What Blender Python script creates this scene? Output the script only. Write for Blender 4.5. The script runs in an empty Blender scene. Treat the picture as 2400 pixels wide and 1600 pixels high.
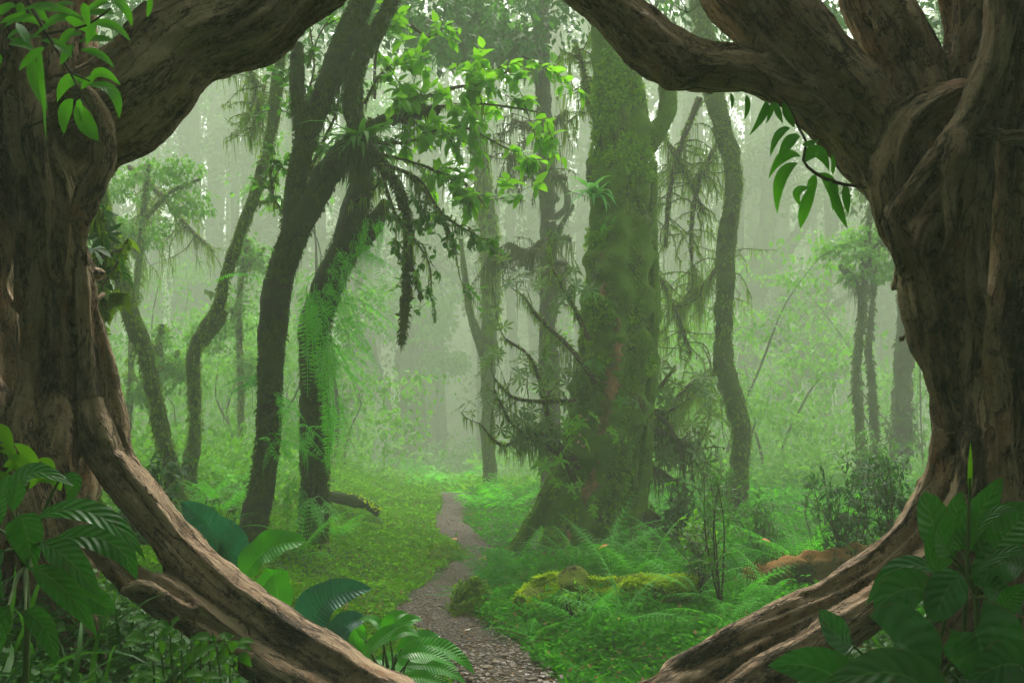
import bpy, math, random
import numpy as np
from mathutils import Vector, Matrix

SC = bpy.context.scene
R = math.radians
rng = np.random.default_rng(7)
random.seed(7)

# ------------------------------------------------------------------ camera, sky, sun, exposure
F, CX, HY, CZ = 2305.0, 1200.0, 929.0, 1.75      # focal length in photo pixels, horizon row, eye height
cam_d = bpy.data.cameras.new('camera')
cam_d.sensor_width = 36.0
cam_d.lens = F / 2400 * 36
cam_d.shift_y = 129 / 2400
cam_d.clip_start, cam_d.clip_end = 0.05, 600
cam = bpy.data.objects.new('camera', cam_d)
SC.collection.objects.link(cam)
cam.location = (0, 0, CZ)
cam.rotation_euler = (R(90), 0, 0)
SC.camera = cam

SUN_EL, SUN_AZ = R(56), R(12)       # the sun stands high beyond the scene, a little to the right
world = bpy.data.worlds.new('World')
SC.world = world
world.use_nodes = True
wn = world.node_tree.nodes
wl = world.node_tree.links
bg = wn['Background']
sky = wn.new('ShaderNodeTexSky')
sky.sky_type = 'NISHITA'
sky.sun_disc = False
sky.sun_elevation = SUN_EL
sky.sun_rotation = SUN_AZ
sky.air_density, sky.dust_density, sky.ozone_density = 1.0, 6.0, 1.0
hs = wn.new('ShaderNodeHueSaturation')
hs.inputs['Saturation'].default_value = 0.35
wl.new(sky.outputs[0], hs.inputs['Color'])
wl.new(hs.outputs[0], bg.inputs['Color'])
bg.inputs['Strength'].default_value = 0.15

sun_d = bpy.data.lights.new('sun', 'SUN')
sun_d.energy = 1.5
sun_d.angle = R(14)
sun_d.color = (1.0, 0.96, 0.86)
sun = bpy.data.objects.new('sun', sun_d)
SC.collection.objects.link(sun)
sdir = Vector((math.sin(SUN_AZ) * math.cos(SUN_EL), math.cos(SUN_AZ) * math.cos(SUN_EL), math.sin(SUN_EL)))
sun.rotation_euler = (-sdir).to_track_quat('-Z', 'Y').to_euler()
sun.location = sdir * 60

SC.view_settings.view_transform = 'Standard'
SC.view_settings.look = 'None'
SC.view_settings.exposure = 1.75
SC.view_settings.gamma = 1.0
SC.render.engine = 'CYCLES'
cy = SC.cycles
cy.max_bounces = 6
cy.diffuse_bounces = 3
cy.glossy_bounces = 2
cy.transmission_bounces = 4
cy.volume_bounces = 2
cy.transparent_max_bounces = 6
cy.caustics_reflective = cy.caustics_refractive = False
cy.use_denoising = True
cy.sample_clamp_indirect = 4.0

# ------------------------------------------------------------------ helpers
def P(px, py, d):
    return np.array([(px - CX) / F * d, d, CZ + (HY - py) / F * d])

def sm(a, b, x):
    t = np.clip((np.asarray(x, float) - a) / (b - a), 0, 1)
    return t * t * (3 - 2 * t)

def vnoise(p, seed=0):
    p = np.asarray(p, float)
    i = np.floor(p).astype(np.int64)
    f = p - i
    u = f * f * (3 - 2 * f)
    def h(dx, dy, dz):
        n = (i[..., 0] + dx) * 374761393 + (i[..., 1] + dy) * 668265263 + (i[..., 2] + dz) * 2147483647 + seed * 1274126177
        n = (n ^ (n >> 13)) * 1274126177 & 0x7fffffffffff
        n = n ^ (n >> 16)
        return (n & 0xffff) / 32767.5 - 1.0
    r = 0
    for dx in (0, 1):
        for dy in (0, 1):
            for dz in (0, 1):
                w = (u[..., 0] if dx else 1 - u[..., 0]) * (u[..., 1] if dy else 1 - u[..., 1]) * (u[..., 2] if dz else 1 - u[..., 2])
                r = r + w * h(dx, dy, dz)
    return r

def fbm(p, o=3, seed=0):
    p = np.asarray(p, float)
    r, a = 0, 1.0
    for k in range(o):
        r = r + a * vnoise(p * 2 ** k, seed + k)
        a *= 0.5
    return r

def norm(v):
    v = np.asarray(v, float)
    return v / np.maximum(np.linalg.norm(v, axis=-1, keepdims=True), 1e-9)

PATH = np.array([(0, .55), (2, .6), (4, .42), (5, .22), (6, -.01), (7.39, -.44), (8.15, -.68), (8.75, -.664), (9.45, -.56), (10.76, -.485), (11.4, -.45),
                 (12.4, -.69), (13.9, -.9), (15.8, -.92), (17.6, -1.0), (18.6, -1.27), (19.2, -1.9), (19.8, -3.0), (20.5, -5)])
PW = np.array([(0, .36), (6, .33), (7.4, .29), (8.2, .26), (9.4, .19), (10.7, .18), (11.4, .24), (12.4, .25), (14, .22), (16, .21), (18, .3), (20, .3)])
def path_x(y): return np.interp(y, PATH[:, 0], PATH[:, 1])
def path_w(y): return np.interp(y, PW[:, 0], PW[:, 1])

def H(x, y):
    x = np.asarray(x, float); y = np.asarray(y, float)
    px = path_x(np.minimum(y, 18.6))
    near = 1 - sm(5.6, 8.5, y)
    z = 0.62 * sm(-0.9, -2.2, x) * near + 0.55 * sm(1.0, 2.4, x) * near
    z = z + 0.42 * sm(0.35, 2.6, px - x) * sm(5.0, 8.0, y) * (1 - .6 * sm(17, 26, y)) + 0.10 * sm(0.3, 2.5, x - px) * sm(6, 9, y)
    z = z - .068 * np.clip(y - 17.5, 0, 45) + .15 * np.maximum(y - 17.5, 0) * sm(4.5, 17, -x)
    q = np.stack([x * .7, y * .7, 0 * x], -1)
    off = sm(0.25, 1.2, np.abs(x - px))
    z = z + off * (0.09 * fbm(q, 3, 5) + .025 * fbm(q * 5, 2, 9))
    return z

class MB:
    def __init__(s):
        s.v, s.f, s.a, s.n = [], [], [], 0
    def add(s, v, f, a=None):
        v = np.asarray(v, float).reshape(-1, 3)
        f = np.asarray(f, np.int64)
        if len(f) == 0: return
        s.v.append(v); s.f.append(f + s.n)
        s.a.append(np.zeros_like(v) if a is None else np.asarray(a, float).reshape(-1, 3))
        s.n += len(v)
    def merge(s, o):
        for v, f, a, n0 in zip(o.v, o.f, o.a, np.cumsum([0] + [len(q) for q in o.v])[:-1]):
            s.add(v, f - n0, a)
    def mesh(s, name, mat, origin=(0, 0, 0), smooth=True, normals=None):
        me = bpy.data.meshes.new(name)
        v = np.concatenate(s.v) - np.asarray(origin)
        tot = np.concatenate([np.full(len(f), f.shape[1]) for f in s.f])
        lp = np.concatenate([f.ravel() for f in s.f])
        me.vertices.add(len(v)); me.vertices.foreach_set('co', v.ravel().astype(np.float32))
        me.loops.add(len(lp)); me.loops.foreach_set('vertex_index', lp.astype(np.int32))
        me.polygons.add(len(tot))
        st = np.concatenate([[0], np.cumsum(tot)[:-1]])
        me.polygons.foreach_set('loop_start', st.astype(np.int32))
        try: me.polygons.foreach_set('loop_total', tot.astype(np.int32))
        except Exception: pass
        at = me.attributes.new('lf', 'FLOAT_VECTOR', 'POINT')
        at.data.foreach_set('vector', np.concatenate(s.a).ravel().astype(np.float32))
        me.update(calc_edges=True)
        me.polygons.foreach_set('use_smooth', np.full(len(tot), smooth))
        if normals is not None:
            me.normals_split_custom_set_from_vertices(normals.tolist())
        me.materials.append(mat)
        return me
    def build(s, name, mat, parent=None, origin=None, smooth=True):
        if origin is None:
            origin = np.zeros(3); q_ = parent
            while q_ is not None: origin = origin + np.array(q_.location); q_ = q_.parent
        me = s.mesh(name, mat, origin, smooth)
        return link(name, me, parent, None if parent is not None else origin)

def link(name, me, parent=None, loc=None):
    o = bpy.data.objects.new(name, me)
    SC.collection.objects.link(o)
    if parent is not None: o.parent = parent
    if loc is not None: o.location = loc
    return o

def tag(o, label=None, cat=None, group=None, kind=None):
    if label: o['label'] = label
    if cat: o['category'] = cat
    if group: o['group'] = group
    if kind: o['kind'] = kind
    return o

def thing(name, label, cat, loc, group=None):
    o = link(name, None, None, tuple(float(c) for c in loc))
    return tag(o, label, cat, group)

# ---- curves and tubes
def spline(pts, rad, step):
    pts = np.asarray(pts, float); rad = np.asarray(rad, float)
    n = len(pts)
    if n == 2:
        pts = np.array([pts[0], pts.mean(0), pts[1]]); rad = np.array([rad[0], rad.mean(), rad[1]]); n = 3
    e = np.vstack([2 * pts[0] - pts[1], pts, 2 * pts[-1] - pts[-2]])
    op, orr = [], []
    for i in range(n - 1):
        p0, p1, p2, p3 = e[i:i + 4]
        k = max(2, int(np.linalg.norm(p2 - p1) / step))
        t = (np.arange(k) / k)[:, None]
        op.append(.5 * (2 * p1 + (p2 - p0) * t + (2 * p0 - 5 * p1 + 4 * p2 - p3) * t ** 2 + (3 * p1 - p0 - 3 * p2 + p3) * t ** 3))
        orr.append(rad[i] + (rad[i + 1] - rad[i]) * (t[:, 0] ** 2 * (3 - 2 * t[:, 0])))
    op.append(pts[-1:]); orr.append(rad[-1:])
    return np.concatenate(op), np.concatenate(orr)

def frames(c):
    t = np.gradient(c, axis=0)
    t = norm(t)
    n = np.zeros_like(c)
    a = np.array([1.0, 0, 0]) if abs(t[0][0]) < .8 else np.array([0, 1.0, 0])
    n[0] = norm(a - t[0] * (a @ t[0]))
    for i in range(1, len(c)):
        v = n[i - 1] - t[i] * (n[i - 1] @ t[i])
        n[i] = norm(v)
    return t, n, np.cross(t, n)

def tube(mb, pts, rad, n=10, step=.06, lump=.12, freq=4.0, seed=0, flute=0.0):
    c, r = spline(pts, rad, step)
    t, a, b = frames(c)
    th = np.arange(n) / n * 2 * math.pi
    dirs = a[:, None] * np.cos(th)[None, :, None] + b[:, None] * np.sin(th)[None, :, None]
    base = c[:, None] + dirs * r[:, None, None]
    rr = r[:, None] * np.ones(n)
    if lump: rr = rr * (1 + lump * fbm(base * freq, 3, seed))
    if flute: rr = rr * (1 + flute * np.sin(th * 5 + seed)[None] + flute * .7 * np.sin(th * 8 + 2 * seed)[None])
    v = c[:, None] + dirs * rr[..., None]
    m = len(c)
    al = np.concatenate([[0], np.cumsum(np.linalg.norm(np.diff(c, axis=0), axis=1))])
    at = np.stack([np.cos(th)[None] * r[:, None], np.sin(th)[None] * r[:, None], al[:, None] + 0 * th[None] + seed * 1.7], -1)
    i = np.arange(m - 1)[:, None] * n; j = np.arange(n)[None]; jn = (j + 1) % n
    q = np.stack([i + j, i + jn, i + n + jn, i + n + j], -1).reshape(-1, 4)
    mb.add(v, q, at)
    mb.add(np.concatenate([v[0], c[:1]]), [[k, n, (k + 1) % n] for k in range(n)], np.concatenate([at[0], at[0][:1]]))
    mb.add(np.concatenate([v[-1], c[-1:]]), [[k, (k + 1) % n, n] for k in range(n)], np.concatenate([at[-1], at[-1][:1]]))
    return c, r

SLIM = 1.0
def px_stroke(s, d):
    """[(px, py, radius_px[, depth])] -> world points and radii"""
    out, rad = [], []
    for q in s:
        dd = q[3] if len(q) > 3 else d
        out.append(P(q[0], q[1], dd)); rad.append(q[2] * SLIM * dd / F)
    return np.array(out), np.array(rad)

# ---- leaves
def leaf_t(n=4, w=.3, shape='lance', fold=.2, droop=.3, m=1, wave=0.0):
    t = np.linspace(0, 1, n + 1)
    if shape == 'lance': ww = np.sin(math.pi * t ** .8) ** .85
    elif shape == 'ovate': ww = np.sin(math.pi * t ** .62) ** .75
    elif shape == 'obl': ww = np.sin(math.pi * t ** 1.4) ** .9
    elif shape == 'oval': ww = np.sqrt(np.maximum(0, 1 - (2 * t - 1) ** 2)) ** .9
    elif shape == 'blade': ww = (1 - t) ** .6 * np.minimum(1, .55 + t * 2)
    ww = np.maximum(ww, .012)
    u = np.linspace(-1, 1, 2 * m + 1)
    T, U = np.meshgrid(t, u, indexing='ij')
    W = ww[:, None] * w / 1
    x = U * W
    ang = droop * T
    y = np.where(abs(droop) > 1e-4, np.sin(ang) / max(abs(droop), 1e-4) * (1 if droop >= 0 else -1), T) if droop else T
    z = -(1 - np.cos(ang)) / max(abs(droop), 1e-4) * np.sign(droop) if droop else 0 * T
    z = z + fold * np.abs(U) * W * (1 - .35 * np.abs(U)) + wave * W * np.sin(T * 17 + U * 2.2) * np.abs(U)
    v = np.stack([x, y, z], -1).reshape(-1, 3)
    a = np.stack([U, T, 0 * T], -1).reshape(-1, 3)
    k = 2 * m + 1
    i = np.arange(n)[:, None] * k; j = np.arange(k - 1)[None]
    q = np.stack([i + j, i + j + 1, i + k + j + 1, i + k + j], -1).reshape(-1, 4)
    return v, q, a

DIA = (np.array([(0, 0, 0), (.5, .45, .06), (0, 1, -.06), (-.5, .45, .06)]), np.array([[0, 1, 2, 3]]), np.array([(0, 0, 0), (1, .45, 0), (0, 1, 0), (-1, .45, 0)], float))

def scatter(mb, tmpl, pos, ydir, zup, size, wid=1.0, rnd=None):
    v, q, a = tmpl
    pos = np.asarray(pos, float).reshape(-1, 3); N = len(pos)
    if N == 0: return
    y = norm(np.broadcast_to(ydir, (N, 3)))
    zu = np.broadcast_to(zup, (N, 3)).astype(float)
    z = zu - (zu * y).sum(1, keepdims=True) * y
    bad = np.linalg.norm(z, axis=1) < 1e-4
    z[bad] = np.cross(y[bad], (1.0, .3, .2))
    z = norm(z); x = np.cross(y, z)
    s = np.broadcast_to(size, (N,))[:, None, None]
    w = np.broadcast_to(wid, (N,))[:, None, None]
    o = pos[:, None] + s * (v[None, :, 0:1] * w * x[:, None] + v[None, :, 1:2] * y[:, None] + v[None, :, 2:3] * z[:, None])
    aa = np.repeat(a[None], N, 0).copy()
    aa[..., 2] = (rng.random(N) if rnd is None else np.broadcast_to(rnd, (N,)))[:, None]
    qq = (q[None] + (np.arange(N) * len(v))[:, None, None]).reshape(-1, q.shape[1])
    mb.add(o, qq, aa)

def rdir(n, zlo=-1, zhi=1):
    z = rng.uniform(zlo, zhi, n); a = rng.uniform(0, 2 * math.pi, n); r = np.sqrt(np.maximum(0, 1 - z * z))
    return np.stack([r * np.cos(a), r * np.sin(a), z], -1)

# ---- materials
def nt(name):
    m = bpy.data.materials.new(name); m.use_nodes = True
    n, l = m.node_tree.nodes, m.node_tree.links
    return m, n, l, n['Principled BSDF']

def val(n, op, l, a, b=None, clamp=False):
    x = n.new('ShaderNodeMath'); x.operation = op; x.use_clamp = clamp
    for k, q in enumerate((a, b)):
        if q is None: continue
        if isinstance(q, (int, float)): x.inputs[k].default_value = q
        else: l.new(q, x.inputs[k])
    return x.outputs[0]

def mixc(n, l, fac, a, b):
    x = n.new('ShaderNodeMix'); x.data_type = 'RGBA'
    for sock, q in ((x.inputs[0], fac), (x.inputs[6], a), (x.inputs[7], b)):
        if isinstance(q, (int, float)): sock.default_value = q
        elif isinstance(q, tuple): sock.default_value = (*q, 1)
        else: l.new(q, sock)
    return x.outputs[2]

def ramp(n, l, fac, lo, hi):
    x = n.new('ShaderNodeMapRange'); x.inputs[1].default_value = lo; x.inputs[2].default_value = hi
    l.new(fac, x.inputs[0])
    return x.outputs[0]

def noise_n(n, l, vec, scale, detail=4, rough=.55, sc=(1, 1, 1)):
    mp = n.new('ShaderNodeMapping'); mp.inputs['Scale'].default_value = sc
    l.new(vec, mp.inputs[0])
    x = n.new('ShaderNodeTexNoise'); x.inputs['Scale'].default_value = scale; x.inputs['Detail'].default_value = detail
    x.inputs['Roughness'].default_value = rough
    l.new(mp.outputs[0], x.inputs['Vector'])
    return x.outputs['Fac']

def leaf_mat(name, c1, c2, rough=.45, trans=.35, veins=0, vein_c=None, spec=.4, bump=.25, cross=.55, spots=None):
    m, n, l, b = nt(name)
    at = n.new('ShaderNodeAttribute'); at.attribute_name = 'lf'
    sp = n.new('ShaderNodeSeparateXYZ'); l.new(at.outputs['Vector'], sp.inputs[0])
    col = mixc(n, l, sp.outputs[2], c1, c2)
    oi = n.new('ShaderNodeObjectInfo')
    col = mixc(n, l, val(n, 'MULTIPLY', l, oi.outputs['Random'], .3), col, tuple(c * .75 for c in c2))
    au = val(n, 'ABSOLUTE', l, sp.outputs[0])
    if veins:
        tc = n.new('ShaderNodeTexCoord')
        ph = val(n, 'MULTIPLY', l, val(n, 'SUBTRACT', l, sp.outputs[1], val(n, 'MULTIPLY', l, au, cross / max(veins, 1) * 3)), veins * 2 * math.pi)
        s = val(n, 'SINE', l, ph)
        vn = ramp(n, l, s, .93, 1.0)
        mid = ramp(n, l, au, .07, .03)
        k = val(n, 'MAXIMUM', l, val(n, 'MULTIPLY', l, vn, .28), mid, True)
        nz = noise_n(n, l, tc.outputs['Object'], 9, 4)
        col = mixc(n, l, ramp(n, l, nz, .45, .75), col, tuple(c * .72 for c in c1))
        em = ramp(n, l, val(n, 'ADD', l, au, val(n, 'MULTIPLY', l, nz, .35)), 1.13, 1.2)
        col = mixc(n, l, val(n, 'MULTIPLY', l, em, .8), col, (.16, .12, .03))
        nq = noise_n(n, l, tc.outputs['Object'], 17, 4, .7)
        col = mixc(n, l, val(n, 'MULTIPLY', l, ramp(n, l, nq, .64, .7), .7), col, (.10, .085, .025))
        rg = n.new('ShaderNodeMapRange'); l.new(nz, rg.inputs[0]); rg.inputs[1].default_value = .3; rg.inputs[2].default_value = .7; rg.inputs[3].default_value = rough * .75; rg.inputs[4].default_value = rough * 1.7
        l.new(rg.outputs[0], b.inputs['Roughness'])
        if spots:
            nz2 = noise_n(n, l, tc.outputs['Object'], 26, 3)
            col = mixc(n, l, ramp(n, l, nz2, .66, .74), col, spots)
        col = mixc(n, l, k, col, vein_c or tuple(min(1, c * 2 + .02) for c in c2))
        h = val(n, 'ADD', l, val(n, 'MULTIPLY', l, s, -.5), val(n, 'MULTIPLY', l, nz, .5))
        bp = n.new('ShaderNodeBump'); bp.inputs['Strength'].default_value = bump; bp.inputs['Distance'].default_value = .01
        l.new(h, bp.inputs['Height']); l.new(bp.outputs[0], b.inputs['Normal'])
    l.new(col, b.inputs['Base Color'])
    if not veins: b.inputs['Roughness'].default_value = rough
    b.inputs['Specular IOR Level'].default_value = spec
    if trans:
        tr = n.new('ShaderNodeBsdfTranslucent')
        tcx = mixc(n, l, .55, col, tuple(c * k for c, k in zip(c2, (1.9, 1.9, .7))))
        l.new(tcx, tr.inputs['Color'])
        mx = n.new('ShaderNodeMixShader'); mx.inputs[0].default_value = trans
        l.new(b.outputs[0], mx.inputs[1]); l.new(tr.outputs[0], mx.inputs[2])
        l.new(mx.outputs[0], n['Material Output'].inputs['Surface'])
    return m

def bark_mat(name, base, dark, rust, pale, speck=.62):
    m, n, l, b = nt(name)
    at = n.new('ShaderNodeAttribute'); at.attribute_name = 'lf'; g = at.outputs['Vector']
    tc = n.new('ShaderNodeTexCoord'); ob = tc.outputs['Object']
    big = noise_n(n, l, ob, 2.6, 4)
    grain = noise_n(n, l, g, 26, 6, .65, (1, 1, .14))
    fine = noise_n(n, l, g, 80, 5, .7, (1, 1, .3))
    blot = noise_n(n, l, ob, 9, 6, .72)
    sp = noise_n(n, l, ob, 48, 4, .62)
    ra = noise_n(n, l, ob, 4.3, 5, .6, (1, 1.3, .8))
    col = mixc(n, l, ramp(n, l, grain, .35, .68), base, pale)
    col = mixc(n, l, ramp(n, l, ra, .55, .75), col, rust)
    col = mixc(n, l, val(n, 'MULTIPLY', l, ramp(n, l, blot, .55, .62), .75), col, dark)
    col = mixc(n, l, val(n, 'MULTIPLY', l, ramp(n, l, sp, speck - .07, speck + .03), .7), col, dark)
    col = mixc(n, l, val(n, 'MULTIPLY', l, ramp(n, l, big, .5, .75), .4), col, tuple(c * .45 for c in base))
    col = mixc(n, l, val(n, 'MULTIPLY', l, ramp(n, l, fine, .48, .30), .5), col, dark)
    st = noise_n(n, l, g, 7, 5, .65, (1, 1, .12))
    col = mixc(n, l, val(n, 'MULTIPLY', l, ramp(n, l, st, .50, .64), .85), col, pale)
    sd_ = noise_n(n, l, g, 4, 6, .7, (1, 1, .25))
    col = mixc(n, l, val(n, 'MULTIPLY', l, ramp(n, l, sd_, .55, .61), .85), col, dark)
    pk = noise_n(n, l, ob, 70, 3, .6)
    col = mixc(n, l, val(n, 'MULTIPLY', l, ramp(n, l, pk, .60, .68), .55), col, pale)
    crack = noise_n(n, l, g, 9, 5, .6, (1, 1, .22))
    ck = val(n, 'ABSOLUTE', l, val(n, 'SUBTRACT', l, crack, .5))
    ckm = ramp(n, l, ck, .02, .0)
    col = mixc(n, l, val(n, 'MULTIPLY', l, ckm, .8), col, dark)
    l.new(col, b.inputs['Base Color'])
    b.inputs['Roughness'].default_value = .75
    b.inputs['Specular IOR Level'].default_value = .25
    h = val(n, 'ADD', l, val(n, 'MULTIPLY', l, grain, 1.2), val(n, 'MULTIPLY', l, fine, .6))
    h = val(n, 'SUBTRACT', l, h, val(n, 'MULTIPLY', l, ckm, .7))
    h = val(n, 'ADD', l, h, val(n, 'MULTIPLY', l, blot, .8))
    bp = n.new('ShaderNodeBump'); bp.inputs['Strength'].default_value = 1.0; bp.inputs['Distance'].default_value = .03
    l.new(h, bp.inputs['Height']); l.new(bp.outputs[0], b.inputs['Normal'])
    return m

def moss_bark_mat(name, bark, moss1, moss2, cover=.5, rust=None):
    m, n, l, b = nt(name)
    at = n.new('ShaderNodeAttribute'); at.attribute_name = 'lf'; g = at.outputs['Vector']
    tc = n.new('ShaderNodeTexCoord'); ob = tc.outputs['Object']
    a = noise_n(n, l, ob, 3.2, 5, .6)
    f = noise_n(n, l, ob, 38, 5, .7)
    gr = noise_n(n, l, g, 20, 5, .65, (1, 1, .2))
    bc = mixc(n, l, gr, tuple(c * .45 for c in bark), bark)
    if rust:
        rn = noise_n(n, l, ob, 1.9, 3, .5, (1.4, 1.4, .5))
        bc = mixc(n, l, ramp(n, l, rn, .58, .66), bc, rust)
    mc = mixc(n, l, f, moss1, moss2)
    fac = ramp(n, l, val(n, 'ADD', l, a, val(n, 'MULTIPLY', l, f, .25)), .72 - cover * .4, .86 - cover * .4)
    col = mixc(n, l, fac, bc, mc)
    l.new(col, b.inputs['Base Color'])
    b.inputs['Roughness'].default_value = .85
    b.inputs['Specular IOR Level'].default_value = .2
    bp = n.new('ShaderNodeBump'); bp.inputs['Strength'].default_value = 1.0; bp.inputs['Distance'].default_value = .04
    l.new(val(n, 'ADD', l, f, val(n, 'MULTIPLY', l, gr, .6)), bp.inputs['Height']); l.new(bp.outputs[0], b.inputs['Normal'])
    return m

M = {}
M['fig_bark'] = bark_mat('fig_bark', (.26, .155, .085), (.016, .010, .006), (.32, .12, .035), (.60, .43, .275), .64)
M['old_bark'] = bark_mat('old_bark', (.075, .058, .036), (.015, .014, .01), (.1, .05, .02), (.13, .11, .08))
M['moss_dark'] = moss_bark_mat('moss_dark', (.03, .024, .015), (.016, .032, .006), (.05, .085, .012), .55)
M['moss_big'] = moss_bark_mat('moss_big', (.05, .036, .02), (.045, .13, .006), (.16, .30, .018), .7, (.16, .085, .045))
M['moss_slim'] = moss_bark_mat('moss_slim', (.045, .036, .022), (.035, .075, .01), (.10, .16, .02), .6)
M['mist_bark'] = moss_bark_mat('mist_bark', (.06, .05, .036), (.04, .07, .02), (.08, .12, .03), .35)
M['log_moss'] = moss_bark_mat('log_moss', (.05, .03, .016), (.06, .13, .01), (.26, .33, .02), .75)
M['log_wood'] = moss_bark_mat('log_wood', (.62, .30, .10), (.03, .05, .008), (.08, .10, .015), .2)
M['moss'] = leaf_mat('moss', (.045, .12, .008), (.15, .27, .02), .8, .4, spec=.1)
M['moss_deep'] = leaf_mat('moss_deep', (.018, .04, .006), (.06, .10, .012), .8, .35, spec=.1)
M['moss_bright'] = leaf_mat('moss_bright', (.16, .36, .006), (.48, .62, .015), .8, .35, spec=.1)
M['fern'] = leaf_mat('fern', (.04, .32, .014), (.13, .52, .035), .6, .42, spec=.15)
M['fern_pale'] = leaf_mat('fern_pale', (.08, .36, .06), (.20, .55, .14), .6, .42, spec=.15)
M['fern_deep'] = leaf_mat('fern_deep', (.016, .15, .016), (.045, .27, .03), .6, .4, spec=.15)
M['leaf_bright'] = leaf_mat('leaf_bright', (.06, .25, .008), (.17, .42, .02), .45, .55, spec=.2)
M['leaf_mid'] = leaf_mat('leaf_mid', (.025, .12, .01), (.07, .22, .02), .5, .4, spec=.15)
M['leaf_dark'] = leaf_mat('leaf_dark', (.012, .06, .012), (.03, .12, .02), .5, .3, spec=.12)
M['rhodo'] = leaf_mat('rhodo', (.045, .12, .025), (.11, .21, .06), .5, .3, spec=.15)
M['fig_leaf'] = leaf_mat('fig_leaf', (.035, .21, .006), (.09, .36, .014), .3, .55, 7, (.09, .24, .03), .5)
M['broad_leaf'] = leaf_mat('broad_leaf', (.03, .18, .018), (.055, .26, .03), .24, .28, 9, (.14, .26, .06), .5, .5)
M['ear_leaf'] = leaf_mat('ear_leaf', (.024, .15, .022), (.045, .23, .04), .27, .25, 6, (.10, .26, .06), .6, .4)
M['teal_leaf'] = leaf_mat('teal_leaf', (.008, .15, .09), (.02, .22, .13), .3, .22, 22, (.03, .2, .1), .5, .35, .5)
M['lime_leaf'] = leaf_mat('lime_leaf', (.03, .27, .008), (.07, .38, .012), .33, .4, 20, (.12, .45, .03), .45, .35, .5)
M['cover'] = leaf_mat('cover', (.012, .11, .003), (.06, .29, .01), .7, .45, spec=.06)
M['cover_moss'] = leaf_mat('cover_moss', (.025, .12, .003), (.12, .32, .008), .8, .45, spec=.05)
M['weed'] = leaf_mat('weed', (.014, .095, .009), (.048, .17, .018), .5, .35, spec=.2)
M['far_leaf'] = leaf_mat('far_leaf', (.02, .055, .012), (.06, .13, .025), .6, .35, spec=.2)
M['far_bright'] = leaf_mat('far_bright', (.045, .19, .012), (.12, .32, .03), .6, .4, spec=.2)
M['dry_leaf'] = leaf_mat('dry_leaf', (.45, .13, .02), (.6, .3, .04), .6, .2)
M['pale_leaf'] = leaf_mat('pale_leaf', (.5, .45, .36), (.6, .55, .45), .6, .2)
M['moss_mid'] = leaf_mat('moss_mid', (.03, .06, .006), (.08, .12, .014), .8, .35, spec=.08)
M['moss_green'] = leaf_mat('moss_green', (.05, .17, .006), (.20, .38, .015), .8, .4, spec=.1)
M['bare_bark'] = moss_bark_mat('bare_bark', (.52, .27, .13), (.06, .09, .015), (.2, .16, .05), .45)
M['litter'] = leaf_mat('litter', (.07, .035, .014), (.24, .13, .045), .8, .1, spec=.1)
M['bud'] = leaf_mat('bud', (.45, .16, .14), (.6, .3, .25), .6, .2)
M['stem'] = leaf_mat('stem', (.07, .13, .02), (.10, .17, .03), .5, 0)
M['twig'] = leaf_mat('twig', (.05, .04, .02), (.07, .055, .03), .8, 0, spec=.2)

def ground_mat():
    m, n, l, b = nt('forest_floor')
    tc = n.new('ShaderNodeTexCoord'); ob = tc.outputs['Object']
    a = noise_n(n, l, ob, 1.1, 5); f = noise_n(n, l, ob, 30, 6, .7)
    col = mixc(n, l, f, (.012, .04, .006), (.05, .13, .012))
    col = mixc(n, l, ramp(n, l, a, .5, .75), col, (.045, .035, .018))
    l.new(col, b.inputs['Base Color']); b.inputs['Roughness'].default_value = .9
    bp = n.new('ShaderNodeBump'); bp.inputs['Distance'].default_value = .05
    l.new(f, bp.inputs['Height']); l.new(bp.outputs[0], b.inputs['Normal'])
    return m

def path_mat():
    m, n, l, b = nt('trail_soil')
    tc = n.new('ShaderNodeTexCoord'); ob = tc.outputs['Object']
    a = noise_n(n, l, ob, 2.0, 4); f = noise_n(n, l, ob, 55, 6, .7)
    vo = n.new('ShaderNodeTexVoronoi'); vo.inputs['Scale'].default_value = 42; l.new(ob, vo.inputs['Vector'])
    col = mixc(n, l, f, (.032, .016, .006), (.11, .06, .027))
    col = mixc(n, l, ramp(n, l, vo.outputs['Distance'], .25, .7), col, (.05, .035, .024))
    col = mixc(n, l, ramp(n, l, a, .45, .7), col, (.065, .036, .017))
    l.new(col, b.inputs['Base Color']); b.inputs['Roughness'].default_value = .75
    bp = n.new('ShaderNodeBump'); bp.inputs['Distance'].default_value = .03
    l.new(val(n, 'SUBTRACT', l, f, vo.outputs['Distance']), bp.inputs['Height']); l.new(bp.outputs[0], b.inputs['Normal'])
    return m

def stone_mat():
    m, n, l, b = nt('trail_stone')
    at = n.new('ShaderNodeAttribute'); at.attribute_name = 'lf'
    sp = n.new('ShaderNodeSeparateXYZ'); l.new(at.outputs['Vector'], sp.inputs[0])
    l.new(mixc(n, l, sp.outputs[2], (.034, .02, .011), (.14, .092, .056)), b.inputs['Base Color'])
    b.inputs['Roughness'].default_value = .45
    return m
M['ground'], M['path'], M['stone'] = ground_mat(), path_mat(), stone_mat()

# ------------------------------------------------------------------ the setting: ground and trail
def sheet(xs, ys, zf):
    X, Y = np.meshgrid(xs, ys, indexing='ij')
    v = np.stack([X, Y, zf(X, Y)], -1).reshape(-1, 3)
    ny = len(ys)
    i = np.arange(len(xs) - 1)[:, None] * ny; j = np.arange(ny - 1)[None]
    return v, np.stack([i + j, i + ny + j, i + ny + j + 1, i + j + 1], -1).reshape(-1, 4)

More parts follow.
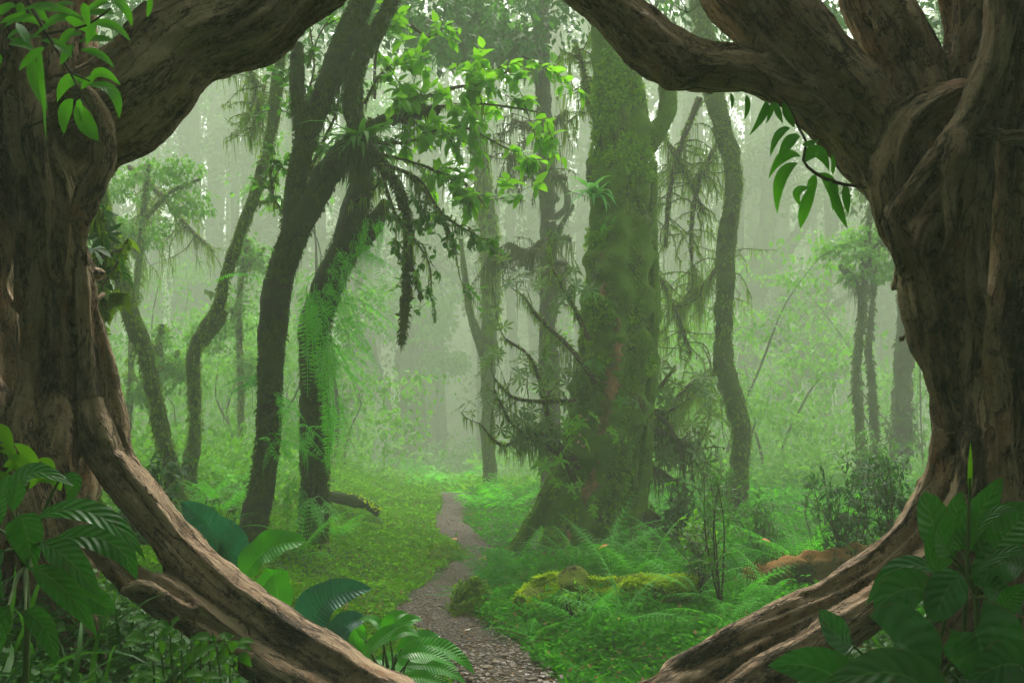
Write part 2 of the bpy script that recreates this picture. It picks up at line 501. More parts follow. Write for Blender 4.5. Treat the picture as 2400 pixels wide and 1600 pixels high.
xs = np.concatenate([np.linspace(-60, -9, 40)[:-1], np.linspace(-9, 9, 260), np.linspace(9, 60, 40)[1:]])
ys = np.concatenate([np.linspace(-18, 2, 16)[:-1], np.linspace(2, 20, 260), np.linspace(20, 112, 80)[1:]])
g = MB()
v, q = sheet(xs, ys, lambda x, y: H(x, y) - .03 * (1 - sm(path_w(y) - .06, path_w(y) + .02, np.abs(x - path_x(y)))) * (y < 20.4))
g.add(v, q)
tag(g.build('ground', M['ground']), 'dark mossy forest floor rolling between the trees', None, None, 'structure')

g = MB()
yy = np.linspace(1.0, 20.2, 560); uu = np.linspace(-1, 1, 29)
Y, U = np.meshgrid(yy, uu, indexing='ij')
edge = .06 * fbm(np.stack([Y * 2.2, np.sign(U) * 5, 0 * Y], -1), 3, 31)
X = path_x(Y) + U * (path_w(Y) + .05 + edge)
Z = H(X, Y) + .012 - .075 * np.abs(U) ** 6 + .012 * fbm(np.stack([X * 9, Y * 9, 0 * X], -1), 3, 3)
i = np.arange(len(yy) - 1)[:, None] * 29; j = np.arange(28)[None]
g.add(np.stack([X, Y, Z], -1), np.stack([i + j, i + j + 1, i + 30 + j, i + 29 + j], -1).reshape(-1, 4))
tag(g.build('path', M['path']), 'narrow brown earth trail winding away into the misty forest', None, None, 'structure')

# a wooded hillside closes the valley far behind
def hill_z(x, y):
    return (27 + 4 * np.sin(x * .05 + .6) - .06 * x) * sm(84, 118, y) * (1 + .12 * fbm(np.stack([x * .09, y * .09, 0 * x], -1), 3, 77)) + 1.0 * fbm(np.stack([x * .5, y * .5, 0 * x], -1), 3, 78) - 3.6
g = MB()
v, q = sheet(np.linspace(-62, 62, 160), np.linspace(80, 121, 70), hill_z)
v[:, 2] = np.maximum(v[:, 2], -4.5)
g.add(v, q)
tag(g.build('hillside', M['ground']), 'wooded hillside closing the misty valley', None, None, 'structure')

# flat chips of shale and litter on the trail: nobody could count them
CHIP = (np.array([(-.5, -.35, 0), (.1, -.5, 0), (.55, -.1, 0), (.3, .45, 0), (-.3, .4, 0),
                  (-.4, -.28, .16), (.1, -.4, .18), (.42, -.08, .15), (.24, .36, .2), (-.24, .32, .17)], float),
        np.array([[5, 6, 7, 8], [0, 1, 6, 5], [1, 2, 7, 6], [2, 3, 8, 7], [3, 4, 9, 8], [4, 0, 5, 9], [5, 8, 9, 9]]), np.zeros((10, 3)))
g = MB()
def chips(n, y0, y1, s0, s1):
    y = rng.uniform(y0, y1, n); x = path_x(y) + rng.uniform(-1, 1, n) * (path_w(y) + .03)
    z = H(x, y) + .012
    d = rdir(n, -.15, .15)
    scatter(g, CHIP, np.stack([x, y, z], -1), d, (0, 0, 1) + rdir(n) * .25, rng.uniform(s0, s1, n), rng.uniform(.5, 1.1, n))
chips(2600, 4.5, 6.9, .012, .045); chips(3600, 6.2, 9, .007, .022); chips(2600, 8, 18, .008, .024); chips(45, 4.8, 6.6, .05, .1)
tag(g.build('gravel', M['stone'], smooth=False), 'grey shale chips and litter scattered over the brown trail', 'gravel', None, 'stuff')

# ------------------------------------------------------------------ ground cover (stuff)
TRI3 = leaf_t(2, .34, 'ovate', .25, .5)
def field(n, x0, x1, y0, y1, keep=None):
    x = rng.uniform(x0, x1, n); y = rng.uniform(y0, y1, n)
    ok = np.abs(x - path_x(y)) > path_w(y) - .0 + .06 * fbm(np.stack([x * 3, y * 3, 0 * x], -1), 2, 44)
    ok |= y > 20.3
    if keep is not None: ok &= keep(x, y)
    x, y = x[ok], y[ok]
    return x, y
def cover(mb, n, x0, x1, y0, y1, s0, s1, h=.1, up=.4, keep=None, tm=DIA, wid=(.5, .9)):
    x, y = field(n, x0, x1, y0, y1, keep)
    n = len(x)
    cl = fbm(np.stack([x * 1.6, y * 1.6, 0 * x], -1), 3, 61)
    z = H(x, y) + rng.random(n) ** 1.5 * h * np.clip(.55 + cl, .12, 1.5)
    d = rdir(n, -.2, .9); d[:, 2] = d[:, 2] * .6 + up * .3
    scatter(mb, tm, np.stack([x, y, z], -1), d, (0, -.15, 1) + rdir(n) * .7, rng.uniform(s0, s1, n), rng.uniform(*wid, n),
            np.clip(rng.random(n) * .6 + .25 + cl * .35, 0, 1))
left = lambda x, y: x < path_x(y)
right = lambda x, y: x > path_x(y)
inview = lambda x, y: np.abs(x) < y * .56 + 1.2
g = MB()
cover(g, 90000, -5, 0, 5.5, 12, .02, .05, .07, .6, left)
cover(g, 60000, -7, 0, 10, 19, .03, .065, .09, .6, left)
cover(g, 46000, -10, 0, 11, 22, .03, .07, .16, .6, left)
cover(g, 60000, -13, 11, 17.5, 34, .05, .12, .25, .6)
tag(g.build('moss_carpet', M['cover_moss']), 'soft bright mossy turf on the bank left of the trail', 'moss', None, 'stuff')
g = MB()
cover(g, 90000, -.7, 5, 5.3, 9.5, .02, .055, .12, .5, right)
cover(g, 50000, -1, 9, 9, 18, .03, .08, .2, .5, right)
cover(g, 26000, .2, 5, 5.6, 9.5, .035, .06, .2, .5, lambda x, y: (x - path_x(y) > .55) & (fbm(np.stack([x * 1.2, y * 1.2, 0 * x], -1), 2, 12) > -.15), TRI3, (.8, 1.1))
cover(g, 16000, 1, 10, 9, 20, .06, .11, .3, .5, right)
tag(g.build('ground_cover', M['cover']), 'dense low green leaves covering the ground right of the trail', 'ground cover', None, 'stuff')

# brown litter and twigs that nobody could count
g = MB()
n = 5200
y = rng.uniform(4.8, 17, n); x = path_x(y) + rng.normal(0, 1.6, n)
z = H(x, y) + rng.random(n) * np.where(np.abs(x - path_x(y)) < path_w(y), .012, .09) + .014
scatter(g, leaf_t(2, .3, 'ovate', .3, .8), np.stack([x, y, z], -1), rdir(n, -.25, .35), (0, -.1, 1) + rdir(n) * .5, rng.uniform(.018, .05, n), rng.uniform(.6, 1.1, n))
for k in range(150):
    yy_ = rng.uniform(5, 12); xx_ = path_x(yy_) + rng.normal(0, 1.2); a = rng.uniform(0, 6.3); L = rng.uniform(.06, .28)
    q = np.array([xx_, yy_, float(H(xx_, yy_)) + .03]); e = np.array([math.cos(a) * L, math.sin(a) * L, rng.uniform(0, .05)])
    tube(g, [q, q + e * .5 + (0, 0, .01), q + e], [.004, .003, .002], 4, .1, 0)
tag(g.build('leaf_litter', M['litter']), 'brown dead leaves and twigs lying about the forest floor', 'litter', None, 'stuff')

# hazy undergrowth further off
g = MB()
def mounds(mb, n, x0, x1, y0, y1, r0, r1, leaf, per, keep=None):
    x, y = field(n, x0, x1, y0, y1, keep)
    for a, b in zip(x, y):
        r = rng.uniform(r0, r1); k = int(per * (r / r1) ** 1.6) + 20
        d = rdir(k, -.1, 1.0)
        rad = r * rng.uniform(.5, 1.05, k) * (1 + .3 * fbm(d * 2.2 + a, 2))
        p = np.array([a, b, float(H(a, b))]) + d * rad[:, None] * (1, 1, .9)
        scatter(mb, DIA, p, norm(d + rdir(k) * .9), (0, 0, 1) + rdir(k) * .6, rng.uniform(*leaf, k), rng.uniform(.4, .8, k))
far_off = lambda x, y: np.abs(x) < y * .62 + 2
mounds(g, 60, -14, -1.6, 15, 26, .5, 1.1, (.06, .16), 650, lambda x, y: far_off(x, y) & (x < path_x(np.minimum(y, 18.6)) - 2.2 - (y < 19) * .6))
mounds(g, 60, 0.4, 15, 15.5, 28, .4, 1.0, (.06, .16), 600, lambda x, y: far_off(x, y))
mounds(g, 120, -34, 28, 27, 62, .8, 2.4, (.16, .36), 520, far_off)
mounds(g, 46, -8, -3.6, 11, 16.5, .35, .9, (.05, .12), 800, far_off)
tag(g.build('undergrowth', M['far_bright']), 'hazy mass of leafy undergrowth on the slopes beyond the trees', 'undergrowth', None, 'stuff')

# ------------------------------------------------------------------ far forest that reads as one mass (stuff)
def crown_leaves(mb, c, rad, n, leaf, droop=.4, seed=0, hole=.1):
    """leaf-sized faces spread through an uneven volume with gaps and clumps"""
    k = int(n * 2.2)
    p = rdir(k) * rng.random(k)[:, None] ** .45
    cl = fbm(p * 2.6 + seed * 3.7, 3, seed)
    p = p[cl > hole][:n]
    n = len(p)
    w = np.asarray(c) + p * np.asarray(rad)
    d = norm(p * .6 + rdir(n) * .9 - np.array([0, 0, droop]))
    scatter(mb, DIA, w, d, (0, 0, 1) + rdir(n) * .8, rng.uniform(*leaf, n), rng.uniform(.35, .7, n))

fw, fl = MB(), MB()
k = 0
for y0, y1, n, xs_ in ((46, 58, 22, 30), (58, 72, 34, 40), (72, 88, 42, 50)):
    for i in range(n):
        x = -xs_ + 2 * xs_ * (i + rng.uniform(.1, .9)) / n
        y = rng.uniform(y0, y1); z = float(H(x, y)); h = rng.uniform(20, 28) if y < 58 else rng.uniform(28, 40)
        lean = rng.uniform(-1.2, 1.2); r = rng.uniform(.22, .6)
        k += 1
        tube(fw, [(x, y, z - .3), (x + lean * .3, y, z + h * .3), (x + lean * .6, y, z + h * .65), (x + lean * 1.2, y, z + h)], [r * 1.3, r, r * .8, r * .3], 8, 1.0, .1, .8, k)
        for b in range(rng.integers(4, 7)):
            t = rng.uniform(.3, .97); dz = rdir(1, .05, .7)[0]
            s = np.array([x + lean * t, y, z + h * t]); L = rng.uniform(2, 5)
            tube(fw, [s, s + dz * L * .5, s + dz * L + (0, 0, .3)], [r * .4, r * .25, .03], 5, .6, .1, 1, k + b)
            crown_leaves(fl, s + dz * L, (rng.uniform(1.8, 4.0), rng.uniform(1.6, 3), rng.uniform(1.2, 2.8)), int(330), (.24, .55), .5, k * 7 + b)
        for b in range(2):
            crown_leaves(fl, (x + rng.uniform(-1.5, 1.5), y, z + rng.uniform(.12, .5) * h), (2.2, 1.8, rng.uniform(1.2, 3.0)), 200, (.22, .5), .6, k * 13 + b)
n = 26000
x = rng.uniform(-60, 60, n); y = rng.uniform(84, 118, n)
cl = fbm(np.stack([x * .35, y * .35, 0 * x], -1), 3, 55)
z = hill_z(x, y) + rng.random(n) ** .7 * 3.2 * np.clip(.7 + cl, .1, 1.6)
scatter(fl, DIA, np.stack([x, y, z], -1), norm(rdir(n) + (0, 0, -.3)), (0, -.4, 1) + rdir(n) * .8, rng.uniform(.5, 1.3, n), rng.uniform(.4, .7, n))
mu, mw = MB(), MB()
for k in range(95):
    y = rng.uniform(19, 42); side = -1 if rng.random() < .5 else 1
    x = side * rng.uniform(.13, .62) * y - .5
    if abs((x / y * F + CX) - 1060) < 150: continue
    zb = float(H(x, y)); top = rng.uniform(1.5, 6.5); r = rng.uniform(.015, .035); le = rng.normal(0, 1.1)
    kn = np.array([(x, y, zb - .3), (x + le * .1, y, zb + top * .25), (x + le * .45, y, zb + top * .5), (x + le * .6, y, zb + top * .75), (x + le, y, zb + top)]) + np.vstack([np.zeros(3), rng.normal(0, .14, (4, 3))])
    tube(mw, kn, [r * 1.3, r, r * .8, r * .6, r * .3], 6, .3, .25, 2, k)
    for b in range(rng.integers(3, 7)):
        if b == 0: crown_leaves(mu, (x + le, y, zb + top), (1.0, .8, .6), 170, (.07, .18), .9, k, .1)
        c = np.array([x + le * rng.random() + rng.normal(0, .8), y + rng.normal(0, .5), zb + top * rng.uniform(.25, 1.05)])
        crown_leaves(mu, c, (rng.uniform(.6, 1.5), rng.uniform(.6, 1.2), rng.uniform(.25, .8)), 150, (.07, .18), .9, k * 5 + b, .12)
um = thing('misty_understory', 'misty thin stems and leaf sprays filling the gaps among the trees beyond', 'undergrowth', (0, 30, -1))
um['kind'] = 'stuff'
tag(mw.build('stems', M['mist_bark'], um), kind='stuff'); tag(mu.build('foliage', M['far_bright'], um), kind='stuff')
fo = thing('far_forest', 'pale far off trees fading together in the mist behind everything', 'forest', (0, 48, 0))
fo['kind'] = 'stuff'
tag(fw.build('trunk', M['mist_bark'], fo), kind='stuff'); tag(fl.build('foliage', M['far_leaf'], fo), kind='stuff')

# ------------------------------------------------------------------ strangler figs framing the view
def organic(strokes, voxel, seed):
    """strokes: [(part, points, radii)] blended into one continuous surface, split again into its parts"""
    mb = MB(); sk = []
    for k, (part, pts, rad) in enumerate(strokes):
        # both ends of a strand dive back into the wood instead of stopping short
        a0 = pts[0] + norm(pts[0] - pts[1]) * .14 + (0, .26, 0); a1 = pts[-1] + norm(pts[-1] - pts[-2]) * .14 + (0, .26, 0)
        pts = np.vstack([a0, pts, a1]); rad = np.concatenate([[rad[0] * .4], rad, [rad[-1] * .4]])
        tube(mb, pts, rad, 18, .05, .12, 5.0, seed + k, .09 if rad.max() > .1 else .04)
        c, r = spline(pts, rad, .04)
        t, a, b = frames(c)
        al = np.concatenate([[0], np.cumsum(np.linalg.norm(np.diff(c, axis=0), axis=1))]) + k * 3.1
        sk.append((part, c, r, a, b, t, al))
    me = mb.mesh('work', M['fig_bark'])
    o = link('work', me)
    md = o.modifiers.new('r', 'REMESH'); md.mode = 'VOXEL'; md.voxel_size = voxel
    sd = o.modifiers.new('s', 'SMOOTH'); sd.factor = .5; sd.iterations = 3
    dg = bpy.context.evaluated_depsgraph_get()
    ev = o.evaluated_get(dg).to_mesh()
    nv, nf = len(ev.vertices), len(ev.polygons)
    v = np.empty(nv * 3, np.float32); ev.vertices.foreach_get('co', v); v = v.reshape(-1, 3).astype(float)
    nr = np.empty(nv * 3, np.float32); ev.vertices.foreach_get('normal', nr); nr = nr.reshape(-1, 3).astype(float)
    lp = np.empty(len(ev.loops), np.int32); ev.loops.foreach_get('vertex_index', lp)
    f = lp.reshape(-1, 4)
    o.to_mesh_clear if False else None
    bpy.data.objects.remove(o); bpy.data.meshes.remove(me)
    C = np.concatenate([s[1] for s in sk]); RR = np.concatenate([s[2] for s in sk])
    A = np.concatenate([s[3] for s in sk]); B = np.concatenate([s[4] for s in sk]); AL = np.concatenate([s[6] for s in sk])
    T = np.concatenate([s[5] for s in sk])
    pid = np.concatenate([[k] * len(s[1]) for k, s in enumerate(sk)])
    idx = np.empty(nv, int)
    for i in range(0, nv, 4000):
        dd = np.linalg.norm(v[i:i + 4000, None] - C[None], axis=2) - RR[None]
        idx[i:i + 4000] = dd.argmin(1)
    rel = v - C[idx]
    gr = np.stack([(rel * A[idx]).sum(1), (rel * B[idx]).sum(1), AL[idx] + (rel * T[idx]).sum(1)], -1)
    # wrinkles and ridges in the bark itself
    dsp = .010 * fbm(gr * (9, 9, 1.6), 3, seed) + .006 * fbm(v * 6, 3, seed + 9) - .010 * np.abs(fbm(gr * (14, 14, 1.6), 2, seed + 4))
    dsp += .0035 * fbm(v * 26, 2, seed + 3)
    # long furrows that follow the grain
    for fr, wd, dp in ((4.4, .15, .03), (8.5, .14, .016)):
        nz = vnoise(gr * (fr, fr, fr * .13) + 2.2 * fbm(gr * (2, 2, .5), 2, seed + 21)[:, None] * .35, seed + int(fr))
        dsp -= dp * np.maximum(0, 1 - np.abs(nz) / wd) ** 1.3
    dsp += .014 * fbm(v * 3.1, 2, seed + 15)
    v = v + nr * dsp[:, None]
    fn = np.cross(v[f[:, 2]] - v[f[:, 0]], v[f[:, 3]] - v[f[:, 1]])
    vn = np.zeros_like(v)
    for c in range(4): np.add.at(vn, f[:, c], fn)
    vn = norm(vn)
    face_stroke = pid[idx[f[:, 0]]]
    return v, f, gr, vn, face_stroke

def fig_tree(label, strokes, base, voxel, seed):
    root = thing('strangler_fig', label, 'tree', base)
    v, f, gr, vn, fs = organic(strokes, voxel, seed)
    parts = {}
    for k, (part, _, _) in enumerate(strokes): parts.setdefault(part, []).append(k)
    for part, ks in parts.items():
        ff = f[np.isin(fs, ks)]
        if len(ff) == 0: continue
        used, inv = np.unique(ff, return_inverse=True)
        mb = MB(); mb.add(v[used], inv.reshape(-1, 4), gr[used])
        nm = part.split(':')[0]
        me = mb.mesh(nm, M['fig_bark'], base, True, vn[used])
        link(nm, me, root)
    return root

def ST(part, d, *pts): 
    p, r = px_stroke(pts, d)
    return (part, p, r)

left_strokes = [
    ST('trunk', 5.35, (100, -260, 115), (95, 0, 112), (92, 200, 106), (96, 380, 90), (110, 540, 66), (128, 700, 70), (140, 850, 80), (150, 1000, 90), (118, 1130, 110), (90, 1300, 130), (70, 1560, 150)),
    ST('trunk', 5.9, (-110, 0, 150), (-100, 400, 140), (-80, 720, 140), (-60, 1000, 150), (0, 1300, 170)),
    ST('trunk', 4.8, (150, -260, 90), (140, 0, 86), (130, 180, 80), (126, 300, 66), (140, 420, 50), (160, 500, 36), (170, 560, 20)),
    ST('trunk', 4.65, (40, -200, 60), (52, 100, 56), (66, 300, 54), (84, 430, 50), (86, 520, 46), (82, 640, 42), (78, 780, 40), (74, 900, 40), (62, 1000, 46), (56, 1090, 52), (44, 1200, 66), (30, 1320, 80), (10, 1560, 110)),
    ST('trunk', 4.62, (120, 330, 30), (140, 420, 36), (156, 500, 37), (150, 600, 32), (147, 700, 31), (146, 800, 33), (146, 900, 36), (146, 1000, 41), (136, 1080, 44), (122, 1180, 50), (100, 1300, 66)),
    ST('trunk', 4.66, (172, 520, 22), (184, 600, 27), (200, 700, 32), (206, 800, 32), (210, 900, 32), (218, 990, 36), (236, 1060, 36)),
    ST('trunk', 4.7, (205, 690, 20), (226, 760, 24), (246, 840, 25), (257, 920, 27), (268, 1000, 27), (280, 1060, 28)),
    ST('trunk', 4.6, (-60, 200, 80), (-78, 420, 66), (-110, 560, 60), (-112, 720, 58), (-78, 880, 56), (-22, 980, 56), (20, 1070, 60)),
    ST('trunk', 4.5, (100, 250, 20), (96, 330, 22), (110, 420, 20), (118, 520, 16), (116, 640, 13)),
    ST('collar', 4.5, (160, 210, 24), (205, 228, 28), (236, 300, 34), (243, 365, 34), (224, 420, 32), (200, 485, 26), (188, 560, 16)),
    ST('limb', 4.82, (90, 470, 90), (140, 380, 108), (188, 308, 116), (300, 224, 118), (365, 168, 113), (450, 92, 112), (579, 36, 112), (650, -25, 106), (735, -85, 100), (900, -200, 92), (1040, -330, 80)),
    ST('root:a', 4.64, (196, 740, 16, 4.74), (206, 860, 26, 4.7), (220, 970, 40, 4.66), (242, 1045, 47), (274, 1098, 47), (324, 1160, 47), (373, 1221, 50), (469, 1330, 57), (608, 1446, 60), (766, 1543, 60), (935, 1648, 58), (1090, 1745, 52)),
    ST('root:b', 4.52, (140, 760, 14, 4.68), (142, 890, 26, 4.62), (140, 1000, 38, 4.57), (132, 1080, 42), (166, 1180, 38), (228, 1270, 36), (308, 1350, 42), (385, 1396, 54), (450, 1440, 50), (560, 1512, 48), (690, 1596, 50), (830, 1690, 50), (950, 1770, 46)),
    ST('root:b', 4.42, (420, 1440, 38), (360, 1392, 22), (318, 1382, 21), (298, 1390, 17)),
    ST('root:c', 4.45, (76, 760, 14, 4.68), (66, 900, 30, 4.6), (60, 1030, 46, 4.54), (78, 1160, 56), (110, 1290, 58), (160, 1430, 60), (210, 1600, 60)),
]
right_strokes = [
    ST('limb:a', 4.85, (1240, -190, 70), (1330, -80, 70), (1450, 42, 62), (1545, 122, 70), (1640, 158, 60), (1740, 163, 58), (1840, 195, 58), (1930, 230, 60)),
    ST('limb:a', 4.8, (1545, 140, 50), (1592, 182, 36), (1625, 180, 26)),
    ST('limb:b', 4.9, (1600, -260, 95), (1690, -120, 100), (1780, 8, 106), (1850, 95, 110), (1935, 192, 106), (2020, 287, 104), (2088, 392, 94), (2128, 500, 74), (2160, 620, 56)),
    ST('limb:c', 5.0, (1960, -280, 88), (2010, -140, 86), (2056, 0, 80), (2088, 70, 80), (2122, 140, 78), (2155, 240, 80)),
    ST('trunk', 5.75, (2430, -280, 170), (2430, 0, 150), (2420, 200, 130), (2400, 420, 110), (2390, 620, 110), (2370, 820, 130), (2360, 1000, 140), (2350, 1150, 150), (2350, 1300, 170), (2350, 1560, 200)),
    ST('trunk', 5.45, (2270, 100, 60), (2220, 260, 70), (2196, 400, 64), (2206, 560, 56), (2214, 720, 54), (2240, 900, 50)),
    ST('trunk', 5.0, (2300, -260, 70), (2290, -20, 70), (2280, 110, 66), (2258, 225, 56)),
    ST('trunk', 4.72, (2275, 205, 46), (2210, 238, 54), (2140, 282, 60), (2098, 350, 60), (2088, 430, 54), (2104, 510, 46, 4.75), (2130, 600, 34, 4.82)),
    ST('trunk', 4.5, (2352, -120, 40), (2345, 60, 40), (2310, 190, 40), (2262, 290, 34), (2208, 362, 32), (2158, 420, 32), (2116, 478, 33), (2098, 522, 33), (2108, 570, 30), (2124, 640, 24, 4.62), (2146, 730, 16, 4.7)),
    ST('trunk', 4.62, (2226, 440, 22), (2190, 500, 34), (2154, 570, 47), (2146, 640, 46), (2158, 710, 47), (2174, 790, 44), (2194, 860, 42), (2212, 930, 35), (2222, 1000, 36), (2214, 1080, 46)),
    ST('trunk', 4.6, (2360, 60, 44), (2330, 200, 46), (2294, 320, 46), (2276, 440, 52), (2266, 560, 53), (2268, 690, 50), (2272, 790, 46), (2276, 880, 42), (2284, 980, 37), (2286, 1060, 42), (2276, 1130, 48)),
    ST('trunk', 4.44, (2252, 330, 26), (2232, 400, 24), (2226, 470, 20), (2222, 560, 14)),
    ST('trunk', 4.46, (2318, 700, 14), (2326, 780, 24), (2340, 880, 32), (2346, 980, 34), (2346, 1080, 40), (2340, 1160, 44)),
    ST('trunk', 4.55, (2440, -100, 50), (2430, 180, 46), (2412, 330, 42), (2412, 450, 42), (2412, 560, 44), (2402, 690, 48), (2388, 780, 50), (2390, 880, 46), (2408, 1000, 46), (2414, 1150, 56), (2420, 1320, 70), (2428, 1500, 84), (2436, 1700, 96)),
    ST('trunk', 4.46, (2318, 310, 24), (2352, 322, 24), (2392, 316, 26), (2430, 335, 28)),
    ST('root:a', 4.62, (2190, 760, 16, 4.72), (2206, 880, 30, 4.68), (2220, 990, 42, 4.64), (2218, 1070, 54), (2196, 1165, 58), (2150, 1250, 58), (2080, 1318, 54), (1965, 1398, 54), (1850, 1455, 54), (1700, 1538, 58), (1545, 1632, 60), (1420, 1720, 54)),
    ST('root:b', 4.47, (2278, 760, 16, 4.62), (2286, 900, 30, 4.56), (2290, 1040, 42, 4.5), (2272, 1180, 50), (2210, 1290, 48), (2130, 1362, 46), (2010, 1446, 44), (1880, 1530, 46), (1740, 1622, 48), (1640, 1700, 46)),
    ST('root:c', 4.4, (2340, 800, 14, 4.5), (2346, 950, 30, 4.46), (2350, 1090, 42), (2362, 1220, 54), (2320, 1350, 56), (2230, 1470, 56), (2120, 1600, 56)),
]
figL = fig_tree('massive fluted fig trunk with buttress root and limb on the left, small leafy twigs', left_strokes, (-2.2, 4.7, .5), .012, 11)
figR = fig_tree('massive fig trunk of braided roots with three forking limbs on the right', right_strokes, (2.4, 4.9, .45), .012, 41)
figL['label'] = 'massive fluted fig with one thick limb arching right over its long buttress root'
figR['label'] = 'massive fig of braided aerial roots with several thick limbs forking left'

# unseen crowns added over the figs and viewpoint, shaped to shade everything near the camera
BIGL = leaf_t(2, .2, 'lance', .2, .5)
def shade_crown(root, x0, x1, n):
    mb, tw = MB(), MB()
    k = int(n)
    x = rng.uniform(x0, x1, k); y = rng.uniform(-7, 7.3, k)
    keep = ~((np.abs(x) < 2.3 + .4 * np.sin(y * 2)) & (y > 3.2) & (y < 7.4) & (rng.random(k) < .8))  # leaves thinned over the centre so light from above reaches the trunks
    x, y = x[keep], y[keep]; k = len(x)
    lo = 4.15 + .42 * np.maximum(0, y - 4.5) - .25 * np.maximum(0, -y - 1)
    z = lo + rng.random(k) ** 1.2 * 2.6 + .4 * fbm(np.stack([x, y, 0 * x], -1), 2, 3)
    p = np.stack([x, y, z], -1)
    scatter(mb, BIGL, p, norm(rdir(k, -.8, .3)), (0, 0, 1) + rdir(k) * .6, rng.uniform(.22, .42, k), rng.uniform(.8, 1.3, k))
    s = 1 if x1 > 1 else -1
    for i in range(9):
        a = np.array([s * 2.2, 4.8, 4.6]); b = np.array([rng.uniform(x0, x1), rng.uniform(-6, 6), rng.uniform(4.9, 6.2)])
        tube(tw, [a, (a + b) / 2 + (0, 0, .7), b], [.1, .06, .02], 6, .4, .1, 2, i)
    tw.build('branch', M['fig_bark'], root)
    mb.build('crown', M['leaf_dark'], root)  # out of view, added for the shade it casts
shade_crown(figL, -9, .6, 15500)
shade_crown(figR, -.4, 9, 15500)

# unseen leaf masses added beside and behind the viewpoint to keep stray light out
g = MB()
def shade_thicket(n, x0, x1, y0, y1, zt):
    x = rng.uniform(x0, x1, n); y = rng.uniform(y0, y1, n)
    z = H(x, y) + rng.random(n) * zt
    scatter(g, BIGL, np.stack([x, y, z], -1), norm(rdir(n, -.8, .5)), (0, 0, 1) + rdir(n) * .8, rng.uniform(.2, .42, n), rng.uniform(.8, 1.4, n))
shade_thicket(9000, -10, -6.2, -8, 8.2, 5.4); shade_thicket(9000, 6.4, 10, -8, 8.2, 5.4); shade_thicket(10000, -10, 10, -8, -5, 5.4); shade_thicket(5000, -7, -3.4, -4.5, 2.2, 4.8); shade_thicket(5000, 3.6, 7, -4.5, 2.2, 4.8)
tag(g.build('shade_thicket', M['leaf_dark']), 'unseen dark leaf mass added beside and behind the viewpoint to block stray light', 'shade_thicket', None, 'stuff')

# ------------------------------------------------------------------ mossy trees
def along(c, r, n, t0=0, t1=1):
    q = rng.uniform(t0, t1, n) * (len(c) - 1.001)
    i = q.astype(int); f = (q - i)[:, None]
    return c[i] * (1 - f) + c[i + 1] * f, r[i] * (1 - f[:, 0]) + r[i + 1] * f[:, 0], norm(np.gradient(c, axis=0))[i]

STRAND = leaf_t(3, .10, 'blade', 0, .15)
TUFT = leaf_t(2, .16, 'blade', .1, .8)
def moss_on(mb, c, r, n, size=(.03, .07), hang=.0, strands=0, slen=(.15, .4), down_only=False):
    """tufts over the surface of a limb, and strands that hang from it"""
    p, rr, t = along(c, r, n)
    d = rdir(n)
    d = norm(d - (d * t).sum(1, keepdims=True) * t)
    pos = p + d * rr[:, None] * .96
    scatter(mb, TUFT, pos, norm(d + rdir(n) * .8 + (0, 0, -hang)), d + rdir(n) * .3, rng.uniform(*size, n), rng.uniform(1.2, 2.6, n))
    if strands:
        p, rr, t = along(c, r, strands)
        d = rdir(strands); d[:, 2] = -abs(d[:, 2]) if down_only else d[:, 2]
        d = norm(d - (d * t).sum(1, keepdims=True) * t)
        L = rng.uniform(*slen, strands) * np.clip(.5 + .8 * fbm(p * 3.1, 2, 8), .25, 1.4)
        scatter(mb, STRAND, p + d * rr[:, None] * .8, norm(np.array([0, 0, -1.0]) + rdir(strands) * .14), d, L, rng.uniform(.5, 1.3, strands) * .075 / np.maximum(L, .05))

def crown_over(root, blobs, n, leaf, mat):
    mb = MB()
    for k, (x, y, z, rx, ry, rz) in enumerate(blobs): crown_leaves(mb, (x, y, z), (rx, ry, rz), n, leaf, .5, k + 3, .05)
    mb.build('crown', M[mat], root)

def mossy_tree(label, strokes, d, bark='moss_dark', moss='moss', tufts=2600, hang=300, base=None, seed=0, extra=None, name='mossy_tree', flute=.03, slen=(.08, .25), nseg=14, cat='tree', size=(.012, .034), group=None):
    base = P(*base[:2], base[2]) if base is not None else P(strokes[0][0][0], strokes[0][0][1], d)
    root = thing(name, label, cat, base, group)
    ms = MB()
    curves = []
    total = sum(np.linalg.norm(np.diff(px_stroke(s, d)[0], axis=0), axis=1).sum() * px_stroke(s, d)[1].mean() for s in strokes)
    for k, s in enumerate(strokes):
        p, r = px_stroke(s, d)
        if k == 0:                       # every trunk is rooted in the ground
            gz = float(H(p[0][0], p[0][1]))
            if p[0][2] > gz - .05:
                p = np.vstack([(p[0][0] + (p[0][0] - p[1][0]) * .25, p[0][1], gz - .15), p]); r = np.concatenate([[r[0] * 1.15], r])
        w = MB()
        c, rr = tube(w, p, r, nseg if r.max() > .06 else 10, .035 if d < 14 else .1, .30 if r.max() < .25 else .2, 5.5, seed + k, flute)
        curves.append((c, rr))
        share = np.linalg.norm(np.diff(p, axis=0), axis=1).sum() * r.mean() / total
        if tufts:
            moss_on(ms, c, rr, int(tufts * 2.0 * share) + 5, size, .5, int(hang * share) + 2, slen)
            moss_on(ms, c, rr, int(tufts * .35 * share) + 3, (size[1], size[1] * 2.2), 1.3)
        w.build('trunk' if k == 0 else 'branch', M[bark], root)
    if extra: extra(root, curves, ms)
    if ms.n: ms.build('moss', M[moss], root)
    return root, curves

